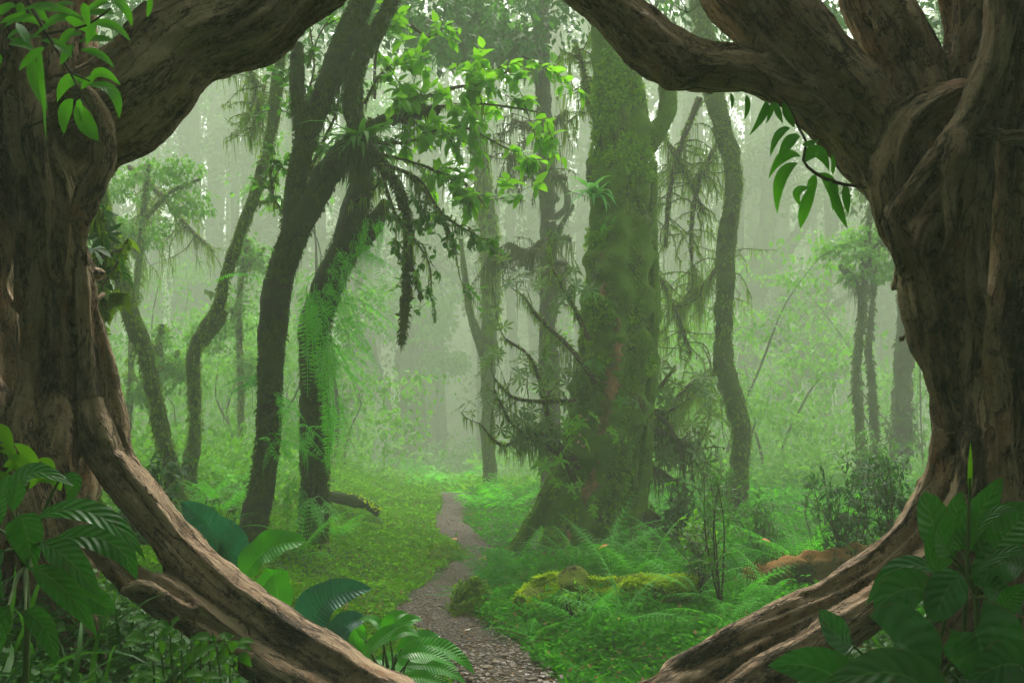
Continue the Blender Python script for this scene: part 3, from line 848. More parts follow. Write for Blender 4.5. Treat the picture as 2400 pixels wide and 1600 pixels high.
# leaning mossy tree with the forked top, left of the trail
leanS = [
    [(583, 1300, 46, 9.0), (603, 1190, 39, 9.1), (624, 1060, 37), (632, 950, 37), (634, 860, 37), (642, 760, 40), (658, 640, 40), (692, 545, 40), (732, 472, 37), (778, 392, 34), (826, 335, 32), (838, 300, 27), (818, 240, 23), (830, 170, 22), (872, 90, 22), (918, 0, 21), (955, -140, 18)],
    [(664, 620, 34), (684, 540, 32), (692, 460, 30), (703, 375, 29), (738, 270, 31), (778, 170, 33), (812, 80, 34), (848, 0, 33), (890, -160, 30)],
    [(704, 400, 24), (706, 300, 24), (697, 220, 21), (696, 150, 20), (698, 100, 15)],
    [(800, 375, 26), (850, 345, 22), (895, 385, 15), (935, 440, 13), (955, 520, 13), (957, 600, 12), (952, 680, 10), (946, 760, 8), (941, 800, 4)],
    [(956, 610, 9), (972, 650, 8), (990, 700, 4)],
    [(840, 310, 14), (890, 285, 12), (950, 268, 10), (1030, 250, 6)],
    [(590, 1260, 30), (560, 1290, 22), (530, 1318, 14)],
]
def lean_extra(root, curves, ms):
    c, r = curves[3]; moss_on(ms, c, r, 900, (.03, .08), .9, 160, (.1, .3))
    c, r = curves[5]; moss_on(ms, c, r, 300, (.03, .07), .5, 220, (.15, .5))
    p = P(838, 330, 9.2)
    n = 380
    scatter(ms, STRAND, p + rdir(n) * .12, norm(np.array([0, 0, -1.]) + rdir(n) * .35), rdir(n), rng.uniform(.15, .45, n), .3)
SLIM = .76
lean, lc = mossy_tree('dark leaning mossy tree with a forked top and a dangling mossy branch', leanS, 9.2, 'moss_dark', 'moss_deep', 11000, 1900, (583, 1290, 9.2), 3, lean_extra, slen=(.1, .36))
tm = MB()
for c, r in lc[:2]: moss_on(tm, c, r * 1.02, 2500, (.012, .03), .3)
tm.build('moss', M['moss_mid'], lean)

fernS = [[(735, 1240, 46), (738, 1100, 44), (737, 980, 43), (736, 850, 43), (742, 760, 43), (764, 680, 45), (796, 605, 47), (828, 525, 44), (850, 435, 36), (844, 350, 28), (835, 280, 20), (842, 150, 16), (860, -60, 14)],
         [(790, 600, 30), (850, 560, 26), (880, 520, 22), (905, 470, 14)]]
fernT, fc = mossy_tree('thick dark trunk hung with long bright ferns just behind the leaning mossy tree', fernS, 9.9, 'moss_dark', 'moss_deep', 6000, 900, None, 17, slen=(.1, .36))

bigS = [
    [(1346, 1335, 94), (1354, 1255, 87), (1371, 1190, 84), (1394, 1100, 84), (1420, 1000, 84), (1442, 860, 82), (1449, 740, 78), (1452, 600, 74), (1456, 430, 69), (1455, 280, 62), (1448, 150, 54), (1438, 20, 48), (1425, -160, 44)],
    [(1340, 1060, 24), (1298, 1145, 24), (1250, 1220, 20), (1213, 1276, 15), (1178, 1312, 10)],
    [(1490, 370, 30), (1522, 330, 25), (1550, 288, 22), (1566, 235, 20), (1562, 170, 19), (1570, 60, 16)],
    [(1532, 380, 10), (1526, 500, 13), (1531, 650, 14), (1528, 800, 15), (1518, 950, 17), (1503, 1100, 22), (1478, 1230, 34), (1470, 1300, 44)],
    [(1508, 420, 10), (1512, 560, 13), (1512, 720, 13), (1500, 860, 14), (1490, 1000, 18), (1475, 1140, 24)],
    [(1458, 660, 6, 10.75), (1478, 712, 7, 10.75), (1452, 762, 10, 10.72), (1412, 812, 11, 10.7), (1385, 872, 9, 10.72), (1376, 920, 5, 10.75)],
    [(1440, 1200, 44), (1478, 1265, 32), (1520, 1315, 22)],
]
def big_extra(root, curves, ms):
    tm = MB()
    c, r = curves[0]
    moss_on(tm, c[:len(c) // 2], r[:len(c) // 2], 9000, (.014, .04), .4)
    moss_on(tm, *curves[5], 700, (.014, .03), .2); moss_on(tm, *curves[1], 1600, (.014, .035), .2)
    p, rr, t = along(c, r, 26000, 0, .95)
    d = rdir(26000); d = norm(d - (d * t).sum(1, keepdims=True) * t)
    ok = fbm(p * 2.3 + d * .9, 3, 91) > .22
    p, rr, d = p[ok], rr[ok], d[ok]; k = len(p)
    scatter(tm, TUFT, p + d * (rr * rng.uniform(.98, 1.16, k))[:, None], norm(d + rdir(k) * .9 + (0, 0, -.5)), d, rng.uniform(.03, .075, k), 2.2)
    for q in (3, 4): moss_on(ms, curves[q][0], curves[q][1], 260, (.02, .05), .8, 240, (.15, .6))
    tm.build('moss', M['moss_green'], root)
    # the moss has come off in ragged strips: bare orange bark shows
    for st in ([(1448, 745, 6), (1446, 800, 13), (1440, 850, 20), (1436, 900, 22), (1424, 950, 18), (1414, 1000, 14), (1406, 1060, 12), (1398, 1085, 5)], [(1392, 1095, 4), (1388, 1120, 18), (1380, 1145, 24), (1372, 1165, 14), (1366, 1180, 5)], [(1418, 660, 3), (1415, 680, 9), (1418, 700, 5)], [(1330, 1240, 3), (1334, 1255, 7), (1330, 1275, 4)]):
        bm = MB(); pts = np.array(st, float); yy = np.linspace(pts[0, 1], pts[-1, 1], 60)
        xx = np.interp(yy, pts[:, 1], pts[:, 0]); hw = np.interp(yy, pts[:, 1], pts[:, 2])
        el = hw * .8 * (1 + .7 * vnoise(np.stack([yy * .19, 0 * yy, 0 * yy], -1), 2)); er = hw * .8 * (1 + .7 * vnoise(np.stack([yy * .19, 0 * yy + 9, 0 * yy], -1), 4))
        rows = []
        for k in range(60):
            zc = CZ + (HY - yy[k]) / F * 10.6; i = int(np.abs(c[:, 2] - zc).argmin())
            for u in np.linspace(-1, 1, 7):
                pw = P(xx[k] + (u * (el[k] if u < 0 else er[k])), yy[k], 10.62)
                dx = np.clip((pw[0] - c[i, 0]) / (r[i] * 1.12), -.95, .95)
                rows.append([pw[0], c[i, 1] - r[i] * 1.14 * math.sqrt(1 - dx * dx) - .02 + .05 * abs(u) ** 4, pw[2]])
        i = np.arange(59)[:, None] * 7; j = np.arange(6)[None]
        bm.add(rows, np.stack([i + j, i + j + 1, i + 8 + j, i + 7 + j], -1).reshape(-1, 4), np.array(rows))
        bm.build('bare_bark', M['bare_bark'], root)
SLIM = .95
bigT, bc = mossy_tree('big mossy trunk with bare orange streaks and twining roots beside the trail', bigS, 11.0, 'moss_big', 'moss', 15000, 1300, (1345, 1300, 11.0), 29, big_extra, flute=.085, nseg=48)

slimS = [[(1727, 1235, 30), (1732, 1100, 29), (1737, 1010, 31), (1717, 930, 31), (1697, 850, 29), (1696, 760, 27), (1701, 650, 25), (1706, 550, 25), (1720, 450, 25), (1716, 380, 27), (1692, 300, 27), (1670, 205, 31), (1650, 100, 32), (1640, -120, 30)]]
SLIM = .8
mossy_tree('slender S curved mossy trunk standing right of the big mossy trunk', slimS, 13.2, 'moss_slim', 'moss', 5200, 500, None, 37)
SLIM = .92
S = [[(415, 1165, 24), (396, 1080, 22), (376, 1000, 20), (356, 900, 20), (331, 800, 20), (301, 720, 22), (284, 640, 21), (268, 580, 17), (240, 450, 13), (215, 300, 9), (190, 120, 7)],
     [(300, 700, 12), (275, 640, 10), (252, 600, 6)], [(400, 1140, 12), (388, 1080, 9), (378, 1030, 6)]]
mossy_tree('thin mossy trunk leaning left beside the fluted fig', S, 10.3, 'moss_slim', 'moss', 3600, 500, None, 51)
S = [[(438, 1185, 22), (446, 1080, 18), (458, 1000, 17), (456, 920, 17), (455, 825, 18), (482, 770, 18), (510, 722, 15), (532, 640, 14), (562, 550, 14), (602, 440, 14), (632, 330, 14), (646, 220, 14), (660, 100, 13), (675, -120, 12)],
     [(470, 800, 17), (505, 758, 16), (527, 728, 9)], [(575, 520, 7), (600, 480, 6), (640, 470, 4)]]
mossy_tree('thin crooked mossy trunk with a broken stub at its elbow', S, 11.4, 'moss_slim', 'moss', 3600, 350, None, 61)

S = [[(1150, 1185, 20), (1146, 1050, 17), (1143, 900, 18), (1146, 780, 20), (1150, 700, 21), (1146, 560, 22), (1130, 400, 18), (1110, 200, 16), (1100, -100, 14)],
     [(1142, 860, 12), (1124, 800, 13), (1102, 730, 11), (1090, 650, 8), (1080, 560, 6)]]
def path_extra(root, curves, ms):
    c, r = curves[0]; n = len(c); moss_on(ms, c[n // 3:n * 2 // 3], r[n // 3:n * 2 // 3], 900, (.08, .2), 1.4, 500, (.2, .6))
mossy_tree('slim dark trunk at the right edge of the trail bend, shaggy at mid height', S, 18.6, 'moss_slim', 'moss', 2600, 350, None, 71, path_extra)

# the trunk behind the big one carries a heavy fern-covered limb overhead
S = [[(1292, 1260, 48), (1290, 1100, 42), (1288, 950, 40), (1284, 800, 36), (1286, 600, 33), (1280, 400, 32), (1272, 220, 32), (1268, 100, 34), (1262, -80, 34)],
     [(1272, 130, 30), (1215, 95, 34), (1140, 85, 40), (1070, 100, 34), (1000, 60, 26), (940, 20, 20), (860, -40, 14)],
     [(1150, 90, 24), (1120, 40, 22), (1080, -30, 18)], [(1345, 480, 8), (1310, 540, 10), (1290, 600, 12)],
     [(1288, 520, 14), (1330, 480, 12), (1310, 420, 9), (1235, 390, 7), (1200, 350, 5)], [(1310, 470, 10), (1270, 440, 9), (1240, 410, 8), (1210, 372, 6)]]
def limb_extra(root, curves, ms):
    mb = MB()
    for c, r in curves[1:3]:
        n = 620
        p, rr, t = along(c, r, n); d = rdir(n)
        scatter(mb, leaf_t(3, .16, 'lance', .2, .7), p + d * rr[:, None], norm(d * .6 + rdir(n) * .5 + (0, 0, -.6)), d + (0, 0, .3), rng.uniform(.25, .6, n), rng.uniform(.8, 1.2, n))
    mb.build('hanging_leaves', M['leaf_mid'], root)
    ferns = MB()
    for c, r in curves[1:3]:
        p, rr, t = along(c, r, 36)
        for q in p: ferns.merge(frond_at(q, norm(rdir(1, -.9, .1)[0] + np.array([0, -.3, 0])), rng.uniform(.5, .9), .9, 1))
    ferns.build('fern_fronds', M['fern_deep'], root)

# ---- fern fronds
def frond_geo(pairs=20, droop=.9, detail=2, w=.36):
    """a unit frond along +Y, rachis arching down"""
    mb = MB()
    t = np.linspace(0, 1, 14)
    rc = np.stack([0 * t, np.sin(droop * t) / droop, -(1 - np.cos(droop * t)) / droop], -1)
    c, r = spline(rc, .006 * (1 - t) + .0015, .09)
    st = MB(); tube(st, rc, .006 * (1 - t) + .0015, 4, .12, 0)
    v = np.concatenate(st.v); 
    mb.merge(st)
    tt = .14 + .86 * (np.arange(pairs) + .5) / pairs
    cen = np.stack([0 * tt, np.sin(droop * tt) / droop, -(1 - np.cos(droop * tt)) / droop], -1)
    tan = np.stack([0 * tt, np.cos(droop * tt), -np.sin(droop * tt)], -1)
    nor = np.stack([0 * tt, np.sin(droop * tt), np.cos(droop * tt)], -1)
    ln = w * np.sin(math.pi * np.clip(tt, 0, 1) ** .55) ** .8 * (1 - .1 * tt) + .02
    ln0 = ln
    for s in (-1, 1):
        ln = ln0 * rng.uniform(.72, 1.08, pairs) * np.where(rng.random(pairs) < .06, .35, 1)
        d = norm(rdir(pairs) * .1 + np.stack([s * np.ones(pairs), 0 * tt, 0 * tt], -1) + tan * .38 - nor * .18)
        if detail == 2:
            kk = 9
            for k in range(kk):
                f = (k + .4) / kk
                pp = cen + d * (ln * f)[:, None] - nor * (ln * f * f * .22)[:, None]
                wl_ = (.47 * .86 / pairs) * (1 - f * .8) * np.minimum(1, ln / .16)
                for e in (-1, 1):
                    ld = norm(np.cross(nor, d) * e + d * .5)
                    scatter(mb, DIA, pp, norm(ld + rdir(pairs) * .22), nor + rdir(pairs) * .4, wl_ * rng.uniform(.7, 1.15, pairs), .8 * np.ones(pairs), np.clip(.35 + .4 * rng.random(pairs), 0, 1))
        else:
            scatter(mb, leaf_t(2, .082 if w < .2 else .055, 'lance', .1, .5), cen, norm(d + rdir(pairs) * .12), nor + rdir(pairs) * .3, ln * rng.uniform(.85, 1.1, pairs), 1.0)
    return mb
FR = {}
def frond_mesh(kind):
    if kind not in FR:
        FR[kind] = [frond_geo(*a) for a in {'lace': [(15, .6, 2, .25), (14, .95, 2, .28), (17, 1.2, 2, .22)], 'sword': [(24, .9, 1, .15), (26, 1.3, 1, .13)],
                                            'hang': [(22, .35, 1, .12), (20, .6, 1, .14), (18, .9, 1, .13)], 'lite': [(17, .8, 1, .28), (19, 1.2, 1, .25)]}[kind]]
    return FR[kind]
def frond_at(p, d, size, wid=1.0, kind=0, up=(0, 0, 1)):
    src = frond_mesh(('lace', 'sword', 'hang', 'lite')[kind]); src = src[rng.integers(len(src))]
    y = norm(d); z = np.asarray(up, float) - y * (np.asarray(up, float) @ y)
    z = norm(z) if np.linalg.norm(z) > 1e-3 else norm(np.cross(y, (1, .2, .1)))
    x = np.cross(y, z)
    o = MB()
    rv = rng.random() * .3
    for v, f, a, n0 in zip(src.v, src.f, src.a, np.cumsum([0] + [len(q) for q in src.v])[:-1]):
        aa = a.copy(); aa[:, 2] = np.clip(aa[:, 2] + rv - .15, 0, 1)
        o.add(np.asarray(p) + size * (v[:, 0:1] * wid * x + v[:, 1:2] * y + v[:, 2:3] * z), f - n0, aa)
    return o
_mesh_cache = {}
def frond_obj(root, d, size, mat, kind, up=(0, 0, 1), off=(0, 0, 0)):
    """a frond as a part of its fern: shared mesh, own placement"""
    src = frond_mesh(kind); i = int(rng.integers(len(src)))
    key = (kind, i, mat)
    if key not in _mesh_cache: _mesh_cache[key] = src[i].mesh('frond', M[mat])
    o = link('frond', _mesh_cache[key], root)
    y = norm(d); z = np.asarray(up, float) - y * (np.asarray(up, float) @ y); z = norm(z); x = np.cross(y, z)
    m = Matrix([[*r_] for r_ in np.stack([x, y, z], 1)]).to_4x4()
    o.matrix_basis = Matrix.Translation(Vector(off)) @ m @ Matrix.Scale(size, 4)
    return o

SLIM = .58
behT, _ = mossy_tree('hazy brown trunk behind the big mossy trunk carrying a heavy fern clad limb overhead', S, 16.5, 'mist_bark', 'moss_deep', 4200, 900, None, 83, limb_extra)

crown_over(lean, [(-1.6, 9.6, 6.6, 1.5, 1.6, .8), (-.6, 10.2, 7.3, 1.6, 1.6, .8), (-2.8, 10, 7.0, 1.3, 1.6, .8)], 900, (.07, .16), 'leaf_mid')
crown_over(bigT, [(.2, 12.4, 7.4, 1.7, 1.6, .9), (1.6, 12.6, 7.8, 1.8, 1.7, 1.0), (3.0, 12.8, 7.6, 1.5, 1.6, .8)], 300, (.07, .16), 'leaf_mid')
crown_over(behT, [(-1.2, 14.5, 7.5, 1.6, 1.4, .9), (.4, 15, 7.9, 1.7, 1.5, 1.0), (2.2, 15, 7.9, 1.6, 1.5, 1.0), (-3.2, 15, 7.8, 1.8, 1.5, 1.1), (4.4, 15, 8.2, 1.8, 1.5, 1.0), (-5.2, 15, 8.0, 1.8, 1.5, 1.1), (-7, 15, 7.6, 1.8, 1.5, 1.3), (-6, 13.5, 7.0, 1.2, 1.5, .9), (5.5, 13.5, 6.7, 1.3, 1.2, .9), (6.8, 13.5, 7.0, 1.4, 1.2, 1.0), (4.0, 14, 7.4, 1.2, 1.2, .8)], 1100, (.08, .18), 'leaf_dark')
SLIM = .9
# ---- distant, paler trunks
def crown_extra(blobs, d, n, leaf, mat='far_leaf', strands=0):
    def f(root, curves, ms):
        mb = MB()
        for k, (x, y, rx, ry) in enumerate(blobs):
            crown_leaves(mb, P(x, y, d), (rx * d / F, rx * d / F * .8, ry * d / F), n, leaf, .8, int(x + y), .16)
        mb.build('crown', M[mat], root)
        for c, r in curves[1:]:
            if strands: moss_on(ms, c, r, strands, (.06, .14), 1.0, strands, (.2, .7))
    return f
FARG = None
def far_tree(label, strokes, d, blobs=(), n=500, leaf=(.07, .16), mat='far_leaf', seed=0, tufts=700, strands=0, bark='mist_bark'):
    if d > 19.5: d = d * 1.8; leaf = (leaf[0] * 1.5, leaf[1] * 1.5); n = int(n * 1.25)
    return mossy_tree(label, strokes, d, bark, 'moss_deep', tufts, 200, None, seed, crown_extra(blobs, d, n, leaf, mat, strands) if blobs else None, 'misty_tree', .03, (.1, .4), 10, 'tree', (.03, .07))
far_tree('misty bulging trunk with a thin left fork standing beyond the trail bend',
         [[(942, 1098, 38), (946, 1055, 28), (952, 985, 26), (966, 915, 33), (952, 850, 28), (955, 760, 20), (960, 600, 16), (965, 420, 14), (970, 200, 10)], [(938, 1040, 10), (916, 980, 11), (900, 920, 10), (885, 860, 8), (870, 780, 6)], [(960, 700, 10), (1000, 640, 8), (1050, 600, 5)]], 25,
         [(960, 760, 110, 55), (1010, 700, 90, 60), (900, 690, 90, 50), (1040, 850, 60, 40)], 1500, (.09, .2), 'far_bright', 5)
far_tree('straight thin misty trunk between the fern hung trunk and the bulging one', [[(828, 1015, 14), (831, 800, 12), (836, 650, 14), (835, 450, 12), (830, 250, 9), (826, 60, 6)], [(818, 1000, 7), (814, 860, 6), (800, 760, 4)]], 22, [(830, 360, 100, 70), (880, 250, 90, 60)], 900, (.09, .18), 'far_bright', 7)
far_tree('pale forked tree with a Y of heavy limbs right of the S curved trunk',
         [[(1765, 1165, 24), (1757, 1000, 22), (1752, 850, 25), (1764, 725, 29), (1782, 620, 27), (1800, 500, 22), (1806, 350, 18), (1815, 150, 14), (1820, -60, 10)], [(1775, 680, 22), (1825, 610, 20), (1872, 545, 15), (1925, 440, 11), (1960, 320, 7)], [(1766, 730, 14), (1740, 640, 11), (1735, 540, 9), (1745, 420, 6)]], 24,
         [(1790, 330, 130, 70), (1880, 420, 110, 60), (1720, 400, 80, 60)], 900, (.1, .22), 'far_leaf', 9, 700, 60)
far_tree('grey leaning trunk with a dark drooping mossy crown',
         [[(1752, 1160, 26), (1792, 1045, 22), (1842, 930, 21), (1882, 840, 19), (1920, 740, 16), (1942, 640, 13), (1960, 480, 10), (1970, 320, 6)], [(1882, 845, 12), (1810, 800, 10), (1740, 770, 7), (1690, 785, 4)], [(1900, 800, 11), (1960, 790, 9), (2010, 810, 5)], [(1860, 880, 8), (1810, 890, 6), (1775, 960, 3)], [(1925, 740, 8), (1990, 690, 6), (2040, 670, 3)]], 21,
         [(1860, 760, 110, 45), (1950, 800, 70, 40), (1900, 700, 80, 40), (1930, 850, 60, 40)], 1400, (.07, .16), 'far_leaf', 13, 1200, 380)
far_tree('thin pale misty pole trunk left of a thicker one behind the leafy shrubs', [[(1926, 1140, 10), (1921, 1000, 9), (1915, 840, 8), (1912, 640, 7), (1905, 400, 5), (1900, 160, 4)]], 27, [(1905, 330, 100, 70)], 500, (.1, .2), 'far_leaf', 19)
far_tree('slim misty trunk bending right behind the leafy shrubs', [[(1952, 1130, 15), (1944, 1050, 14), (1938, 960, 13), (1930, 860, 12), (1932, 740, 10), (1940, 560, 8), (1935, 300, 6)]], 22, [(1940, 470, 110, 70)], 700, (.1, .2), 'far_leaf', 23)
SLIM = .66
far_tree('dark slim tree with a spreading light green crown near the braided fig',
         [[(2022, 1110, 15), (2012, 960, 14), (2006, 880, 14), (2020, 740, 11), (2030, 600, 9), (2040, 480, 6)], [(2022, 700, 6), (2000, 650, 5), (1970, 620, 3)], [(2030, 620, 6), (2060, 570, 5), (2090, 560, 3)]], 16.5,
         [(2030, 600, 120, 26), (1980, 578, 70, 20), (2090, 630, 60, 30), (2055, 550, 85, 20), (2010, 650, 50, 18)], 430, (.07, .15), 'far_bright', 27, 900, 60, 'moss_slim')
far_tree('second slim mossy trunk standing close behind the dark slim tree', [[(2055, 1110, 16), (2050, 1000, 14), (2042, 880, 12), (2036, 820, 10), (2045, 700, 8), (2060, 500, 6)]], 17.5, [(2055, 450, 90, 60)], 500, (.08, .18), 'far_leaf', 31)
SLIM = .9
far_tree('broad grey misty trunk nearest the edge of the braided fig', [[(2085, 1120, 30), (2090, 960, 27), (2080, 800, 27), (2062, 680, 34), (2060, 500, 32), (2070, 260, 28), (2070, -40, 22)]], 28, [(2060, 250, 120, 80)], 500, (.12, .25), 'far_leaf', 33)
far_tree('dark ivy green trunk half hidden behind the braided fig', [[(2108, 1120, 26), (2112, 980, 25), (2122, 800, 24), (2130, 600, 22), (2130, 350, 18), (2125, 60, 14)]], 19, [(2110, 560, 60, 50), (2120, 1000, 50, 60)], 500, (.08, .16), 'far_leaf', 35)
for k, (lab, x, d, r, bx) in enumerate((
        ('tall ghostly trunk fading out under the thick fig limb, left of its pair', 345, 30, 20, 330), ('tall ghostly trunk under the thick fig limb, right of its pair', 415, 33, 30, 430),
        ('very pale wide trunk left of the thin crooked mossy trunk', 480, 38, 28, 500), ('pale straight trunk between the crooked and the leaning mossy trunks', 590, 30, 16, 585),
        ('faint trunk rising behind the hanging mossy branch', 1010, 36, 22, 1000), ('faint thin trunk right of the slim dark trunk', 1200, 30, 14, 1195),
        ('faint straight trunk showing between the big mossy trunk and the S curved one', 1610, 28, 18, 1600))):
    far_tree(lab, [[(x, 1040, r), (x + 6, 860, r * .9), (bx, 640, r * .85), (bx + 8, 380, r * .8), (bx + 12, 100, r * .6), (bx + 16, -160, r * .4)]], d, [(bx, 380, 110, 70), (bx + 40, 220, 120, 70)], 420, (.14, .3), 'far_leaf' if k > 1 else 'far_bright', 90 + k)

SLIM = 1.0
# ------------------------------------------------------------------ twiggy things: branches, leaves, hanging moss
def sprig(mbw, mbl, p, d, L, leaf, size, n, spread=.8, depth=1, r=.008, curl=.35, wid=1.0, rosette=0, grav=.25):
    """one twig with alternate leaves (or rosettes at its tip), forking DEPTH times"""
    pts = [np.asarray(p, float)]; dd = norm(np.asarray(d, float))
    for k in range(4):
        dd = norm(dd + rng.normal(0, curl * .5, 3) + (0, 0, -grav * .25))
        pts.append(pts[-1] + dd * L / 4)
    pts = np.array(pts)
    tube(mbw, pts, np.linspace(r, r * .35, 5), 5, L / 6, 0)
    c, rr = spline(pts, np.linspace(r, r * .35, 5), L / 12)
    if rosette == 0 or depth == 0:
        if rosette:
            m = rosette; a = np.arange(m) / m * 2 * math.pi + rng.random() * 6
            ax = norm(dd + (0, 0, .5)); e1 = norm(np.cross(ax, (.3, .7, .2))); e2 = np.cross(ax, e1)
            ld = e1 * np.cos(a)[:, None] + e2 * np.sin(a)[:, None] + ax * rng.uniform(.05, .55, m)[:, None]
            scatter(mbl, leaf, np.repeat(pts[-1:], m, 0), ld, ax + rdir(m) * .15, size * rng.uniform(.75, 1.15, m), wid)
        else:
            q, _, t = along(c, rr, n, .15, 1)
            s = norm(rdir(n) * spread + t * .6 + (0, 0, -.05))
            scatter(mbl, leaf, q, s, (0, 0, 1) + rdir(n) * .55, size * rng.uniform(.6, 1.15, n), wid)
    if depth:
        for k in range(rng.integers(2, 5)):
            i = rng.integers(len(c) // 3, len(c))
            sd = norm(dd + rdir(1)[0] * 1.0)
            sprig(mbw, mbl, c[i], sd, L * rng.uniform(.4, .7), leaf, size, n, spread, depth - 1, r * .6, curl, wid, rosette, grav)
    return c, rr

OV = leaf_t(4, .26, 'ovate', .25, .7)
LA = leaf_t(3, .17, 'lance', .25, .6)
RH = leaf_t(3, .13, 'obl', .2, .5)
def vine(label, roots, d, leafmat, leaf, size, n, depth=1, L=.6, name='leafy_vine', cat='vine', rosette=0, moss=0, wid=1.0, jit=.35, r=.007, mossmat='moss', grav=.25, density=1.0, group=None):
    """roots: [(px stroke)], main stems with random side sprigs"""
    p0, _ = px_stroke(roots[0], d)
    root = thing(name, label, cat, p0[0], group)
    w, lf, ms = MB(), MB(), MB()
    for s in roots:
        p, rr = px_stroke(s, d)
        p = p + np.cumsum(rng.normal(0, .02, p.shape), 0)
        c, r_ = tube(w, p, rr, 6, .08, .15, 8, 3)
        ln = np.linalg.norm(np.diff(p, axis=0), axis=1).sum()
        for k in range(max(2, int(ln / .22 * density))):
            i = rng.integers(len(c) // 6, len(c)); t = norm(np.gradient(c, axis=0))[i]
            cc, rc = sprig(w, lf, c[i], norm(t * .7 + rdir(1)[0] * .9 + (0, 0, .1)), L * rng.uniform(.5, 1.1), leaf, size, n, .9, depth, r, jit, wid, rosette, grav)
            if moss and rng.random() < .7: moss_on(ms, cc, rc, int(moss * .4), (.02, .05), .6, int(moss * .6), (.06, .3))
        if moss: moss_on(ms, c, r_, moss * 4, (.025, .06), .5, moss * 3, (.08, .4))
    w.build('stem', M['twig'], root)
    lf.build('leaves', M[leafmat], root)
    if ms.n: ms.build('moss', M[mossmat], root)
    return root

vine('bright green leafy branch spreading right from the leaning mossy tree',
     [[(850, 300, 6), (950, 240, 5), (1050, 200, 4), (1150, 175, 3), (1230, 125, 2)], [(900, 280, 5), (1000, 270, 4), (1120, 260, 3), (1270, 290, 2)], [(870, 330, 5), (960, 330, 4), (1080, 300, 3), (1200, 350, 2)],
      [(860, 250, 4), (900, 180, 3), (960, 130, 2)], [(880, 350, 4), (1000, 380, 3), (1100, 420, 2), (1150, 480, 1.5)]], 9.3, 'leaf_bright', OV, .15, 7, 1, .5, moss=16, r=.006, density=1.3)
vine('fine hanging sprays of small leaves left of the slim dark trunk',
     [[(900, 380, 5), (980, 420, 4), (1040, 500, 3), (1130, 560, 2)], [(950, 400, 4), (1010, 480, 3), (1050, 560, 2), (1060, 620, 1.5)], [(900, 420, 4), (930, 520, 3), (1000, 600, 2), (1010, 690, 1.5)]],
     9.0, 'leaf_mid', OV, .085, 7, 1, .38, moss=22, r=.005, grav=.8, density=1.3)
vine('leafy climber filling the gap between the forked mossy stems',
     [[(720, 420, 5), (760, 330, 4), (790, 250, 3), (800, 160, 2)], [(740, 330, 4), (720, 250, 3), (740, 150, 2), (735, 60, 2)], [(680, 520, 4), (650, 470, 3), (640, 400, 2)], [(800, 480, 4), (860, 440, 3), (890, 380, 2)]],
     9.7, 'leaf_mid', OV, .12, 7, 1, .45, moss=14, density=1.2)
vine('yellow green leafy shoots climbing above the leaning mossy tree',
     [[(880, 240, 4), (880, 130, 3), (900, 60, 2)], [(960, 60, 4), (1010, 90, 3), (1060, 60, 2)], [(720, 160, 3), (750, 90, 2), (790, 40, 2)]], 9.9, 'leaf_bright', OV, .13, 6, 1, .4)
# rhododendron on the left flank of the big trunk
vine('rhododendron of long mossy stems and leaf rosettes reaching left of the big trunk',
     [[(1400, 900, 7), (1330, 815, 6), (1260, 745, 5), (1225, 690, 3)], [(1345, 1130, 8), (1290, 1000, 7), (1268, 900, 5), (1240, 830, 4), (1185, 790, 3)], [(1360, 1090, 7), (1290, 1050, 6), (1210, 1000, 4), (1160, 920, 3)],
      [(1350, 940, 6), (1260, 945, 5), (1195, 930, 4), (1150, 890, 2)], [(1350, 1080, 6), (1250, 1010, 5), (1170, 1045, 4), (1120, 990, 2)], [(1380, 800, 6), (1340, 720, 5), (1300, 640, 3), (1290, 560, 2)]],
     10.6, 'rhodo', RH, .13, 6, 1, .42, 'rhododendron', 'shrub', 8, 26, r=.006, grav=-.1, density=1.3)
vine('second rhododendron, smaller, with rosettes right of the big trunk',
     [[(1500, 960, 6), (1545, 900, 5), (1580, 860, 3)], [(1500, 1010, 6), (1570, 960, 4), (1620, 930, 3)], [(1490, 1080, 6), (1560, 1040, 5), (1640, 1040, 3)]], 11.4, 'rhodo', RH, .17, 6, 1, .4, 'rhododendron', 'shrub', 8, 26, density=1.4)
# curtain of dead mossy twigs
def moss_curtain(label, roots, d, n=14, mat='moss_deep', L=.7, strands=70, grav=.9, density=1.0, slen=(.15, .6)):
    p0, _ = px_stroke(roots[0], d)
    root = thing('mossy_branch', label, 'branch', p0[0])
    w, ms, dump = MB(), MB(), MB()
    for s in roots:
        p, rr = px_stroke(s, d)
        c, r_ = tube(w, p, rr, 6, .08, .2, 8, 3)
        moss_on(ms, c, r_, strands * 3, (.03, .07), .6, strands * 2, slen)
        for k in range(int(n * density)):
            i = rng.integers(0, len(c))
            dd = norm(rdir(1, -.5, .4)[0] + (0, 0, -.1))
            for j in range(2):
                cc, rc = sprig(w, dump, c[i], dd, L * rng.uniform(.5, 1.2), LA, .1, 0, .9, 0, .009, .7, 1, 0, grav)
                moss_on(ms, cc, rc, 26, (.025, .06), .5, strands // 3, slen)
                c2 = cc[rng.integers(len(cc))]; dd = norm(rdir(1, -.7, .3)[0])
    w.build('twigs', M['twig'], root); ms.build('moss', M[mat], root)
    return root
moss_curtain('tangle of hanging mossy twigs between the big trunk and the S curved trunk',
             [[(1640, 230, 8), (1600, 330, 7), (1570, 450, 6), (1560, 580, 4)], [(1690, 320, 6), (1640, 420, 6), (1620, 540, 5), (1625, 660, 3)], [(1540, 300, 6), (1600, 390, 5), (1650, 500, 4)], [(1700, 600, 6), (1640, 680, 5), (1580, 720, 3)],
              [(1530, 620, 6), (1580, 720, 5), (1620, 830, 4)], [(1690, 860, 7), (1620, 900, 6), (1560, 960, 4)]], 13.6, 12, 'moss', .8, 60)
